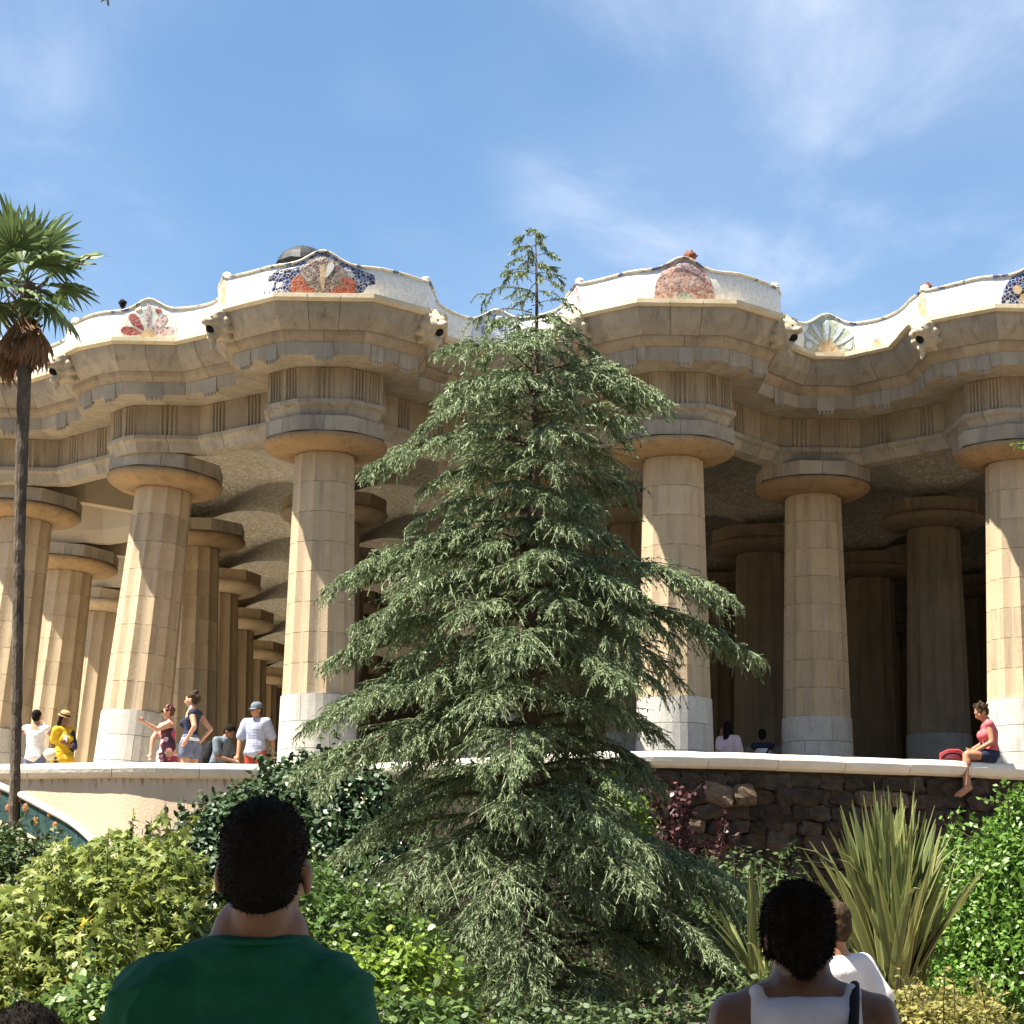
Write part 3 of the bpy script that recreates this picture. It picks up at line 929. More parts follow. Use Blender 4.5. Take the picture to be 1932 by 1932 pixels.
# ------------------------------------------------------------------ terrace edge: floor, stucco wall, rubble wall, coping
ZCOP = 4.36
edge_px = [(-700,1475),(-400,1455),(-150,1444),(0,1440),(120,1438),(250,1437),(380,1438.5),(500,1441),(640,1440),(800,1434),(960,1424),(1100,1417),(1240,1415),(1400,1419),(1600,1426),(1760,1432),(1932,1440),(2200,1453),(2600,1475)]
EDGE = [at_z(x, y, ZCOP) for x, y in edge_px]
EDGE = [Vector((p.x, p.y)) for p in EDGE]
EDGE = chaikin(EDGE, 2)
ecum = [0.0]
for a, b in zip(EDGE[:-1], EDGE[1:]): ecum.append(ecum[-1] + (b-a).length)
ELEN = ecum[-1]
def edge(s):
    s = max(0, min(ELEN - 1e-4, s)); k = 0
    lo, hi = 0, len(ecum) - 2
    while lo < hi:
        m = (lo + hi + 1) // 2
        if ecum[m] <= s: lo = m
        else: hi = m - 1
    t = (s - ecum[lo]) / max(1e-6, ecum[lo+1] - ecum[lo])
    p = EDGE[lo].lerp(EDGE[lo+1], t); d = (EDGE[lo+1] - EDGE[lo]).normalized()
    return p, Vector((-d.y, d.x))          # point, normal into the terrace
def s_of_x(x):
    lo, hi = 0.0, ELEN
    for _ in range(40):
        m = (lo + hi) / 2
        if edge(m)[0].x < x: lo = m
        else: hi = m
    return lo
S_SPLIT = s_of_x(at_z(700, 1440, ZCOP).x)
# floor of the terrace and hall
fl = [edge(ELEN * k / 60) for k in range(61)]
XS = -1.6                          # pale sand left of this; unseen floor to the right darkened to cut bounce
front_ = [p + n * .22 for p, n in fl]
left_ = [p for p in front_ if p.x < XS]; right_ = [p for p in front_ if p.x >= XS]
ym = left_[-1].lerp(right_[0], (XS - left_[-1].x) / (right_[0].x - left_[-1].x))
def floor_part(name, poly_, mat):
    tr = tessellate_polygon([[Vector((p.x, p.y, 0)) for p in poly_]])
    setp(mk(name, [(p.x, p.y, FLOOR) for p in poly_], [tuple(t) for t in tr], mat), kind='structure')
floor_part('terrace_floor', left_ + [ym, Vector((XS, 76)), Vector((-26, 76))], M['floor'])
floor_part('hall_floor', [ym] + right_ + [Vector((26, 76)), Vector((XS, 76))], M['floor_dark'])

def stucco_material():
    m, N, L, b = _new('stained beige stucco')
    tc = N.new('ShaderNodeTexCoord')
    n1 = N.new('ShaderNodeTexNoise'); n1.inputs['Scale'].default_value = 1.1; n1.inputs['Detail'].default_value = 6
    L.new(tc.outputs['Object'], n1.inputs['Vector'])
    mx = N.new('ShaderNodeMix'); mx.data_type = 'RGBA'
    mx.inputs['A'].default_value = (.70, .54, .37, 1); mx.inputs['B'].default_value = (.56, .44, .305, 1)
    mr = N.new('ShaderNodeMapRange'); mr.inputs['From Min'].default_value = .38; mr.inputs['From Max'].default_value = .66
    L.new(n1.outputs[0], mr.inputs['Value']); L.new(mr.outputs[0], mx.inputs['Factor'])
    # run-off streaks under the coping joints: narrow upright noise, fading downwards
    mp = N.new('ShaderNodeMapping'); mp.inputs['Scale'].default_value = (5.0, 5.0, .45)
    L.new(tc.outputs['Object'], mp.inputs[0])
    n2 = N.new('ShaderNodeTexNoise'); n2.inputs['Scale'].default_value = 2.6; n2.inputs['Detail'].default_value = 5
    L.new(mp.outputs[0], n2.inputs['Vector'])
    sp = N.new('ShaderNodeSeparateXYZ'); L.new(tc.outputs['Object'], sp.inputs[0])
    zr = N.new('ShaderNodeMapRange'); zr.inputs['From Min'].default_value = 3.55; zr.inputs['From Max'].default_value = 4.15
    L.new(sp.outputs['Z'], zr.inputs['Value'])
    th = N.new('ShaderNodeMath'); th.operation = 'MULTIPLY'; L.new(n2.outputs[0], th.inputs[0]); L.new(zr.outputs[0], th.inputs[1])
    r2 = N.new('ShaderNodeMapRange'); r2.inputs['From Min'].default_value = .44; r2.inputs['From Max'].default_value = .62; r2.inputs['To Max'].default_value = .75
    L.new(th.outputs[0], r2.inputs['Value'])
    m2 = N.new('ShaderNodeMix'); m2.data_type = 'RGBA'; m2.inputs['B'].default_value = (.13, .11, .08, 1)
    L.new(r2.outputs[0], m2.inputs['Factor']); L.new(mx.outputs['Result'], m2.inputs['A'])
    L.new(m2.outputs['Result'], b.inputs['Base Color']); b.inputs['Roughness'].default_value = .92
    nb = N.new('ShaderNodeTexNoise'); nb.inputs['Scale'].default_value = 30; nb.inputs['Detail'].default_value = 5
    L.new(tc.outputs['Object'], nb.inputs['Vector'])
    bp = N.new('ShaderNodeBump'); bp.inputs['Strength'].default_value = .25; bp.inputs['Distance'].default_value = .02
    L.new(nb.outputs[0], bp.inputs['Height']); L.new(bp.outputs[0], b.inputs['Normal'])
    return m
M['stucco'] = stucco_material()
def wall_strip(name, s0, s1, z0, z1, inset, thick, mat, parent, n=60, batter=0.0):
    v, f = [], []
    for k in range(n + 1):
        p, nr = edge(s0 + (s1 - s0) * k / n)
        for d, z in ((inset - batter, z0), (inset, z1), (inset+thick, z1), (inset+thick, z0)):
            q = p + nr * d; v.append((q.x, q.y, z))
    for k in range(n):
        for a in range(4): f.append((k*4+a, (k+1)*4+a, (k+1)*4+(a+1)%4, k*4+(a+1)%4))
    f += [(0,1,2,3), (n*4+3, n*4+2, n*4+1, n*4)]
    return mk(name, v, f, mat, parent, False)
def coping_stones(s0, s1, step, parent):
    n = max(1, round((s1 - s0) / step))
    prof = [(.10,-.235),(.035,-.205),(.005,-.15),(0,-.09),(.02,-.035),(.06,-.006),(.12,0),(.42,.0),(.47,-.03),(.48,-.235)]
    for k in range(n):
        a = s0 + (s1 - s0) * k / n + .004; b = s0 + (s1 - s0) * (k+1) / n - .004
        v, f = [], []
        dz = rnd.uniform(-.004, .004); di = rnd.uniform(-.004, .004)
        q = 4
        for j in range(q + 1):
            p, nr = edge(a + (b - a) * j / q)
            e = .006 if j in (0, q) else 0
            for d, z in prof:
                w = p + nr * (d + di + (e if d < .2 else -e)); v.append((w.x, w.y, ZCOP + z + dz - (e if z > -.1 else 0)))
        m = len(prof)
        for j in range(q):
            for i in range(m): f.append((j*m+i, (j+1)*m+i, (j+1)*m+(i+1)%m, j*m+(i+1)%m))
        f += [tuple(range(m)), tuple(q*m + i for i in reversed(range(m)))]
        mk('coping_stone', v, f, M['coping'], parent)
p0, _ = edge(s_of_x(-5.0))
SW = empty('stucco_wall', (p0.x, p0.y, 1.0), 'curved beige stucco terrace wall with white coping and dark run-off stains', 'wall')
wall_strip('wall', 0.5, S_SPLIT, .6, ZCOP - .23, .10, .36, M['stucco'], SW, 60, .62)
coping_stones(0.5, S_SPLIT, 1.33, SW)
p0, _ = edge(s_of_x(4.5))
RW = empty('rubble_wall', (p0.x, p0.y, 1.0), 'dark brown rubble stone terrace wall under the white coping behind the spiky plant', 'wall')
wall_strip('mortar_core', S_SPLIT, ELEN - .5, .6, ZCOP - .23, .16, .34, M['joint'], RW)
coping_stones(S_SPLIT, ELEN - 1.0, 1.08, RW)
# individual stones
def rock_mesh(seed, mat):
    bm = bmesh.new(); bmesh.ops.create_cube(bm, size=1.0)
    bmesh.ops.subdivide_edges(bm, edges=bm.edges[:], cuts=2, use_grid_fill=True)
    o = Vector((seed * 7.1, seed * 3.3, seed))
    for v in bm.verts:
        c = v.co.normalized() * .62
        v.co = v.co.lerp(c, .38)
        v.co += Vector((noise.noise(v.co*2.3+o), noise.noise(v.co*2.3+o+Vector((9,0,0))), noise.noise(v.co*2.3+o+Vector((0,9,0))))) * .17
    me = bpy.data.meshes.new('stone'); bm.to_mesh(me); bm.free(); me.materials.append(mat)
    return me
ROCKS = [rock_mesh(k, M['rock']) for k in range(9)]
PALE = [rock_mesh(20 + k, M['rockpale']) for k in range(5)]
sA, sB = s_of_x(at_z(1120, 1415, ZCOP).x), s_of_x(at_z(2050, 1440, ZCOP).x)
z = 2.35; row = 0
while z < ZCOP - .26:
    h = rnd.uniform(.15, .27)
    if z + h > ZCOP - .26: h = ZCOP - .25 - z
    if h < .1: break
    s = sA + rnd.uniform(0, .3)
    top = z + h > ZCOP - .30
    while s < sB:
        w = rnd.uniform(.20, .46)
        p, nr = edge(s + w/2)
        pale = rnd.random() < (.18 if abs(z + h/2 - 3.86) < .14 else .03) and not top
        dep = rnd.uniform(.22, .34)
        prot = rnd.uniform(-.03, .02) + (.05 if pale else 0)
        if top: prot = -.03
        c = p + nr * (.16 - prot + dep*.28)
        ang = math.atan2(-nr.x, nr.y)
        Mx = Matrix.Translation((c.x, c.y, z + h/2)) @ Matrix.Rotation(ang + rnd.uniform(-.15,.15), 4, 'Z') @ Matrix.Rotation(rnd.uniform(-.2,.2), 4, 'Y') @ Matrix.Rotation(rnd.uniform(-.15,.15), 4, 'X') @ Matrix.Diagonal((w*rnd.uniform(.9,1.15), dep*rnd.uniform(.9,1.3), h*rnd.uniform(.85,1.25), 1))
        inst('stone', rnd.choice(PALE if pale else ROCKS), Mx, RW)
        s += w
    z += h; row += 1

# ------------------------------------------------------------------ stair parapet with tile discs, lower left
YS = 27.6
tubepx = [(-130,1440),(-60,1460),(0,1483),(41,1500),(84,1523),(126,1545),(150,1562),(175,1585),(205,1625)]
TP = [at(x, y, YS - .012 * (x + 130)) for x, y in tubepx]
SP = empty('stair_parapet', (TP[2].x, TP[2].y, gz(0, 28)), 'sloping stair parapet with teal tiles, orange discs and white rounded rail', 'parapet')
mb = MB()
TPs = [Vector(p) for p in chaikin(TP, 2)]
mb.tube(TPs, .040, 10); mb.build('rail', M['coping'], SP, True)
TEAL = mosaic('teal broken tile', [(0, (.013,.045,.045)), (.35, (.02,.06,.056)), (.65, (.010,.03,.033)), (.9, (.03,.08,.07))], (.06,.08,.07), 16, .05, .8)
TEAL.node_tree.nodes['Principled BSDF'].inputs['Specular IOR Level'].default_value = .15
M['orange'] = mosaic('orange glazed tile', [(0, (.42,.15,.04)), (.4, (.50,.20,.06)), (.75, (.34,.11,.03))], (.45,.28,.14), 18, .05)
v, f = [], []
for p in TPs:
    for dy, dz in ((0, 0), (0, -.36), (.26, -.36), (.26, 0)): v.append(p + Vector((0, dy, dz - .02)))
for k in range(len(TPs)-1):
    for a in range(4): f.append((k*4+a, k*4+(a+1)%4, (k+1)*4+(a+1)%4, (k+1)*4+a))
mk('tile_band', v, f, TEAL, SP)
v, f = [], []
for p in TPs:
    for dy, dz in ((-.03, -.365), (-.03, -2.4), (.3, -2.4), (.3, -.365)): v.append(p + Vector((0, dy, dz - .02)))
for k in range(len(TPs)-1):
    for a in range(4): f.append((k*4+a, k*4+(a+1)%4, (k+1)*4+(a+1)%4, (k+1)*4+a))
mk('lower_wall', v, f, M['stucco'], SP)
for x, y, r in ((18,1525,.055),(52,1524,.06),(70,1549,.058),(106,1558,.05),(0,1500,.05),(-20,1516,.055),(38,1510,.025),(94,1538,.028)):
    c = at(x, y, YS - .012*(x+130) - .012)
    vv, ff = revolve([(r, 0), (r, .012), (r*.5, .02)], 14)
    o = mk('disc', [c + Vector((a, -q + .008, b)) for a, b, q in vv], ff, M['orange'], SP)
# ------------------------------------------------------------------ deodar cedar in the middle
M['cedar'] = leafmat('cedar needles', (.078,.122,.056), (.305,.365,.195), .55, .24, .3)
M['bark'] = surf('grey brown bark', (.12,.09,.065), (.07,.055,.04), 8, .95, .8, 30, stretch=(1,1,.25))
YC = 23.0
XC = at(1005, 1500, YC).x
S_ROWS = [(418,6,6),(470,30,30),(520,55,60),(560,110,60),(600,85,70),(650,125,110),(700,150,125),(760,205,185),(830,175,160),(880,235,175),(950,185,150),(1000,195,165),(1070,320,180),(1130,345,290),(1190,325,230),(1240,300,320),(1300,330,240),(1380,430,235),(1450,445,205),(1520,400,195),(1580,335,215),(1650,345,410),(1700,365,440),(1770,330,460),(1850,360,480),(1940,380,490),(2050,370,470)]
_y = [r[0] for r in S_ROWS]; _l = [r[1] for r in S_ROWS]; _r = [r[2] for r in S_ROWS]
def reach(z, az):
    """branch reach in metres at height z towards azimuth az (0 = right, 90 = away)"""
    # picture row of that height on the trunk
    dz = z - CAM_Z
    py = 966 - F_PX * (-YC*_s + dz*_c) / (YC*_c + dz*_s)
    k = F_PX / (YC*_c + dz*_s)
    l, r = np.interp(py, _y, _l) / k, np.interp(py, _y, _r) / k
    c = math.cos(az); w = .5 + .5 * c
    w = w*w*(3-2*w)
    base = l * (1-w) + r * w
    fb = .5 * (l + r) * 1.0
    return base * abs(c) + fb * (1 - abs(c)), k
ZTOP = at(1010, 420, YC).z
CED = empty('cedar_tree', (XC, YC, gz(XC, YC)), 'tall drooping grey-green cedar standing in front of the hall', 'tree')
mb = MB()
tp = []
for k in range(14):
    t = k / 13
    zz = gz(XC, YC) - .1 + (ZTOP - gz(XC, YC)) * t
    tp.append(Vector((XC + .03*math.sin(t*9) + .03*t, YC + .03*math.cos(t*7), zz)))
mb.tube(tp, [.17*(1 - k/13)**1.15 + .006 for k in range(14)], 9)
mb.build('trunk', M['bark'], CED, True)
limb = MB()
SV, SF, ST = [], [], []          # shoots as quads: arrays of corner points
def quads(P, D, L, Wd, up, tint):
    """thin tapered blades: root P, direction D, length L, width Wd"""
    side = np.cross(D, up); nn = np.linalg.norm(side, axis=1, keepdims=True); side = side / np.maximum(nn, 1e-6)
    a = P - side * Wd[:,None] * .5; b = P + side * Wd[:,None] * .5
    tip = P + D * L[:,None]
    c = tip + side * Wd[:,None] * .22; d = tip - side * Wd[:,None] * .22
    SV.append(np.stack([a, b, c, d], axis=1).reshape(-1, 3)); ST.append(np.repeat(tint, 4))
def norm(a): return a / np.maximum(np.linalg.norm(a, axis=-1, keepdims=True), 1e-9)
g = np.array([0, 0, -1.0])
def cedar_branch(z0, az, L, rise, droop, dens=1.0):
    base = np.array([XC, YC, z0]); o = np.array([math.cos(az), math.sin(az), 0.0]); sd = np.array([-o[1], o[0], 0.0])
    ns = max(6, int(L / .14))
    t = np.linspace(0, 1, ns)
    bend = rng.normal(0, .12)
    path = base + np.outer(t*L, o) + np.outer((t*t)*bend*L, sd)
    path[:,2] += (rise*t - droop*t**2.4) * L
    limb.tube([Vector(p) for p in path], [max(.004, .024*min(1, L/1.6)*(1-.85*q)) for q in t], 5, False)
    # side sprays: each a small arching frond with hanging shoots
    nt = int(max(5 if dens > .5 else 2, L / .034 * dens))
    tt = .12 + .88 * rng.random(nt)**.72
    idx = tt * (ns - 1); i0 = np.minimum(idx.astype(int), ns-2); fr = (idx - i0)[:,None]
    P = path[i0]*(1-fr) + path[i0+1]*fr
    ax = norm(path[i0+1] - path[i0])
    sgn = np.where(rng.random(nt) < .5, -1.0, 1.0)[:,None]
    sp = np.radians(rng.uniform(22, 66, nt))[:,None]
    D = norm(ax*np.cos(sp) + sd*sgn*np.sin(sp) + np.array([0,0,1.0])*rng.normal(.10, .11, (nt,1)))
    tl = (.15 + .46 * np.sin(np.pi * np.clip(tt*.86+.10, 0, 1))**.9 * min(1.0, .30 + L*.5)) * rng.uniform(.55, 1.25, nt)
    tl = np.minimum(tl, L*.55+.05)
    ne = 5 if dens > .5 else 1
    P = np.vstack([P, np.repeat(path[-1:], ne, 0)]); D = np.vstack([D, norm(np.repeat(norm(path[-1:]-path[-2:-1]), ne, 0) + rng.normal(0,.22,(ne,3)))])
    tl = np.concatenate([tl, rng.uniform(.14,.32,ne) * min(1, .35+L*.8)])
    nt += ne
    K = 6
    drp = rng.uniform(.15, .55, nt)
    prev = P; tb = rng.random(nt)
    for k in range(1, K+1):
        q = k / K
        cur = P + D*(tl*q)[:,None] + np.outer(drp*tl*q*q, g)
        seg = cur - prev; ln = np.linalg.norm(seg, axis=1); dr = norm(seg)
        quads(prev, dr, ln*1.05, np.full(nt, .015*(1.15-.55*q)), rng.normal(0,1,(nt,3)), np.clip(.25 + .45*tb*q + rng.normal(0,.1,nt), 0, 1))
        for j in range(5):
            f = rng.random((nt,1)); b = prev*(1-f) + cur*f
            rd = rng.normal(0, 1, (nt,3)); rd[:,2] *= .6
            d2 = norm(dr*.85 + norm(rd)*.70 + np.outer(rng.uniform(.05,.6,nt), g))
            l2 = rng.uniform(.022, .075, nt) * (1.15 - .35*q)
            quads(b, d2, l2, rng.uniform(.010,.018,nt), rng.normal(0,1,(nt,3)), np.clip(rng.normal(.42,.24,nt) + .15*(tb-.5), 0, 1))
        # hanging side shoots, themselves feathered
        m = max(2, int(nt*.55)); sel = rng.choice(nt, m); fr2 = rng.random((m,1))
        b0 = prev[sel]*(1-fr2) + cur[sel]*fr2
        sdir = norm(np.cross(dr[sel], np.array([0,0,1.0])) * np.where(rng.random(m)<.5,-1,1)[:,None])
        h1 = norm(dr[sel]*.55 + sdir*.55 + np.outer(rng.uniform(.3,1.1,m), g))
        hl = rng.uniform(.07,.17,m) * min(1, .45+L*.4)
        tn = np.clip(rng.normal(.62,.2,m), 0, 1)
        mid = b0 + h1*(hl*.5)[:,None]; h2 = norm(h1 + np.outer(np.full(m,.45), g))
        quads(b0, h1, hl*.52, np.full(m,.013), rng.normal(0,1,(m,3)), tn)
        quads(mid, h2, hl*.55, np.full(m,.012), rng.normal(0,1,(m,3)), np.clip(tn+.15,0,1))
        for j in range(4):
            ff = rng.random((m,1)); bb = np.where(ff < .5, b0 + h1*(hl*1.0)[:,None]*ff, mid + h2*(hl*1.0)[:,None]*(ff-.5))
            quads(bb, norm(h1*.7 + rng.normal(0,.55,(m,3))), rng.uniform(.018,.04,m), np.full(m,.008), rng.normal(0,1,(m,3)), np.clip(rng.normal(.5,.2,m),0,1))
        prev = cur
z = gz(XC, YC) + .10
lvl = 0
while z < ZTOP - .06:
    h = ZTOP - z
    n = 9 if h > 3 else (7 if h > 1.5 else (4 if h > .8 else 3))
    a0 = rng.random() * 6.28; tier = rng.uniform(.88, 1.08)
    for k in range(n):
        az = a0 + 2*math.pi*k/n + rng.normal(0, .20)
        inner = (k % 3 == 2) and h > 1.5                    # shorter boughs fill the heart of the crown
        zt = z + rng.uniform(-.06, .06) + (.15 if inner else 0)
        L, _k = reach(zt, az)
        L *= (rng.uniform(.45, .7) if inner else rng.uniform(.80, 1.10)) * tier
        L = max(.07, L)
        low = np.clip(h / 8.0, 0, 1)
        rise = .44 - .26*low + rng.normal(0, .05); droop = .38 + .12*low*rng.random() + rng.normal(0,.05)
        z0 = min(zt - (rise - droop) * L * .8, ZTOP - .04)
        cedar_branch(z0, az, L, rise, droop, 1.05 if h > 1.4 else (.7 if h > 1.0 else .30))
    z += .32 if h > 1.8 else (.21 if h > .9 else .12)
    lvl += 1
# named limbs that stick out beyond the outline, as in the photograph
for px, py, dy, L_ in ((1372,1132,-.3,None),(1412,1222,-.2,None),(1240,748,-.2,None),(640,1090,-.3,None),(560,1460,-.5,None),(1432,1690,-.4,None),(590,1352,-.2,None),(712,880,-.2,None),(1430,1800,-.5,None),(640,1240,.1,None)):
    p = at(px, py, YC + dy); az = math.atan2(p.y - YC, p.x - XC); L = math.hypot(p.x - XC, p.y - YC)
    rise, droop = .18, .36
    for e in range(2):
        cedar_branch(p.z - (rise - droop)*L + .03*e, az + .05*e, L*(1-.12*e), rise, droop, 1.15)
setp(limb.build('limbs', M['bark'], CED, True), kind='stuff')
V = np.vstack(SV); T = np.concatenate(ST)
F = np.arange(len(V), dtype=np.int32).reshape(-1, 4)
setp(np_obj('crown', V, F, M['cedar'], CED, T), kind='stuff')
print('cedar blades', len(F))
# ------------------------------------------------------------------ fan palm at the left
M['palmleaf'] = leafmat('palm leaf', (.055,.10,.035), (.20,.26,.10), .5, .25, .3)
M['palmdead'] = leafmat('dry palm leaf', (.16,.085,.045), (.30,.19,.11), .8, .15, .2)
M['palmbark'] = surf('fibrous palm trunk', (.14,.11,.08), (.06,.05,.04), 9, .95, 1.0, 26, stretch=(1,1,.35), fine=.3)
YP = 25.6
def fan_mesh(name, seed, mat, n=28, spread=112, rad=.56, pet=.50, droop=.25, closed=1.0):
    r = random.Random(seed); v, f, t = [], [], []
    def strip(pts, wid, tint):
        b = len(v)
        for (p, sdir), w in zip(pts, wid):
            v.append(p - sdir*w); v.append(p + sdir*w); t.extend((tint, tint))
        for k in range(len(pts)-1): f.append((b+2*k, b+2*k+1, b+2*k+3, b+2*k+2))
    X, Y, Z = Vector((1,0,0)), Vector((0,1,0)), Vector((0,0,1))
    # petiole along +X, arching
    pp = [Vector((pet*k/4, 0, -.05*(k/4)**2)) for k in range(5)]
    strip([(p, Y) for p in pp], [.014,.012,.011,.010,.010], .35)
    strip([(p, Z) for p in pp], [.010,.009,.008,.008,.008], .3)
    h = pp[-1]
    for k in range(n):
        a = R(-spread + 2*spread*k/(n-1)) * closed + r.uniform(-.02,.02)
        d = Vector((math.cos(a), math.sin(a), 0))
        L = rad * (1 - .22*(a/R(spread))**2) * r.uniform(.92, 1.06)
        s = Vector((-math.sin(a), math.cos(a), 0))
        pts, wid = [], []
        up = .10*math.cos(a)
        tw = r.uniform(-.6,.6)
        for q, w in ((0,.008),(.35,.027),(.60,.028),(.82,.016),(1.0,.002)):
            p = h + d*(L*q) + Z*(up*L*q - droop*L*max(0,q-.25)**1.8 * r.uniform(.8,1.3))
            pts.append((p, (s*math.cos(.55+tw*.2) + Z*math.sin(.55+tw*.2)*(1 if k % 2 else -1)).normalized())); wid.append(w)
        strip(pts, wid, min(1, max(0, r.gauss(.45,.22))))
    me = bpy.data.meshes.new(name); me.from_pydata([tuple(p) for p in v], [], f)
    at_ = me.attributes.new('tint','FLOAT','POINT'); at_.data.foreach_set('value', t)
    me.materials.append(mat); return me
FANS = [fan_mesh('frond', k, M['palmleaf'], droop=.20+.18*k, n=24, spread=118, rad=.54, pet=.46) for k in range(4)]
DEAD = [fan_mesh('dry_frond', 10+k, M['palmdead'], 22, 60, .50, .42, .5, .55) for k in range(3)]
head = at(50, 535, YP); foot = at(22, 1560, YP)
PALM = empty('fan_palm', (foot.x, foot.y, gz(foot.x, foot.y)), 'slender fan palm with shaggy dry skirt at the left edge', 'palm')
mb = MB()
pts, rad = [], []
z0 = gz(foot.x, foot.y) - .1
for k in range(60):
    t = k / 59
    zz = z0 + (head.z - z0) * t
    tt = (zz - foot.z) / (head.z - foot.z)
    x = foot.x + (head.x - foot.x) * (max(0, tt)**1.6)
    pts.append(Vector((x + .02*math.sin(t*7), foot.y + (head.y-foot.y)*t, zz)))
    rad.append((.062 + .030*max(0, tt)**2.2) * (1 + .10*noise.noise(Vector((0,0,k*.9)))) + (.004 if k % 2 else 0))
mb.tube(pts, rad, 12); mb.build('trunk', M['palmbark'], PALM, False)
mb = MB()      # fibre and leaf-base stubs under the crown
for k in range(70):
    a = k*2.4; zz = head.z - .95 + .9*k/70; rr = .12
    p = Vector((head.x + rr*math.cos(a), head.y + rr*math.sin(a), zz)); d = Vector((math.cos(a), math.sin(a), .9))
    mb.tube([p, p + d*.10], [.022, .012], 5)
mb.build('leaf_bases', M['palmbark'], PALM)
def orient(d, roll=0.0):
    d = d.normalized(); up = Vector((0,0,1))
    if abs(d.z) > .97: up = Vector((0,1,0))
    y = up.cross(d).normalized(); z = d.cross(y)
    Mx = Matrix((d, y, z)).transposed().to_4x4()
    return Mx @ Matrix.Rotation(roll, 4, 'X')
frs = []
for k in range(16):
    el = R(82 - 122*(k/15)**.9); az = k*2.39996 + 1.1
    frs.append((az, el))
for k, (az, el) in enumerate(frs):
    d = Vector((math.cos(az)*math.cos(el), math.sin(az)*math.cos(el), math.sin(el)))
    s = rnd.uniform(.92, 1.20)
    inst('frond', FANS[k % 4], Matrix.Translation(head + Vector((0,0,.02*k/30))) @ orient(d, rnd.uniform(-.5,.5)) @ Matrix.Scale(s, 4), PALM)
for k in range(18):
    az = k*2.39996; el = R(-58 - 26*rnd.random())
    d = Vector((math.cos(az)*math.cos(el), math.sin(az)*math.cos(el), math.sin(el)))
    inst('dry_frond', DEAD[k % 3], Matrix.Translation(head + Vector((0,0,-.05 - .02*k))) @ orient(d, rnd.uniform(-.6,.6)) @ Matrix.Scale(rnd.uniform(.7,1.0), 4), PALM)

# ------------------------------------------------------------------ leafy shrubs
def leaf_tpl(kind):
    if kind == 'lobed':           # five-lobed leaf, folded along its rib
        P = [(0,0,0)]
        for a, r in ((-118,.55),(-88,.30),(-62,.86),(-36,.42),(-14,.70),(0,1.0),(14,.70),(36,.42),(62,.86),(88,.30),(118,.55)):
            x, y = r*math.sin(R(a)), r*math.cos(R(a)); P.append((x, y, -.28*abs(x) - .25*max(0,y)**2))
        F = [(0, i, i+1) for i in range(1, 11)]
    elif kind == 'oval':
        P = [(0,0,0),(.30,.35,-.06),(.24,.72,-.10),(0,1.0,-.16),(-.24,.72,-.10),(-.30,.35,-.06)]
        P[0] = (0,0,0)
        F = [(0,1,2),(0,2,3),(0,3,4),(0,4,5)]
    elif kind == 'small':
        P = [(0,0,0),(.30,.5,.04),(0,1.0,-.08),(-.30,.5,.04)]; F = [(0,1,2),(0,2,3)]
    elif kind == 'narrow':
        P = [(0,0,0),(.13,.4,.02),(0,1.0,-.18),(-.13,.4,.02)]; F = [(0,1,2),(0,2,3)]
    return np.array(P, dtype=np.float64), np.array(F, dtype=np.int32)
def rotmats(n_dir, tip):
    """frames: z = leaf normal, y = tip direction made square to it"""
    z = norm(n_dir); y = tip - (tip*z).sum(1, keepdims=True)*z; y = norm(y); x = np.cross(y, z)
    return np.stack([x, y, z], axis=2)
def scatter_blob(blobs, n, shell=.45, up=.5, seed=1):
    """points through the outer shell of several ellipsoids, dropped where inside another; returns points and outward dirs"""
    r = np.random.default_rng(seed); P, D = [], []
    vol = np.array([b[1][0]*b[1][1] + b[1][1]*b[1][2] + b[1][0]*b[1][2] for b in blobs]); cnt = (n*vol/vol.sum()).astype(int)
    for (c, s), m in zip(blobs, cnt):
        d = norm(r.normal(0,1,(int(m*1.6),3)))
        rad = 1 - shell * r.random(len(d))**1.7
        nz = np.array([noise.noise(Vector(q*2.6 + np.array(c))) for q in d])
        rad = rad * (1 + .42*nz + .16*np.array([noise.noise(Vector(q*6.5 + np.array(c)*1.7)) for q in d]))
        p = np.array(c) + d*np.array(s)*rad[:,None]
        keep = np.ones(len(p), bool)
        for (c2, s2) in blobs:
            if c2 is c: continue
            q = ((p - np.array(c2))/np.array(s2)); keep &= (q*q).sum(1) > .55
        p, d = p[keep][:m], norm((d/np.array(s))[keep][:m])
        P.append(p); D.append(d)
    return np.vstack(P), np.vstack(D)
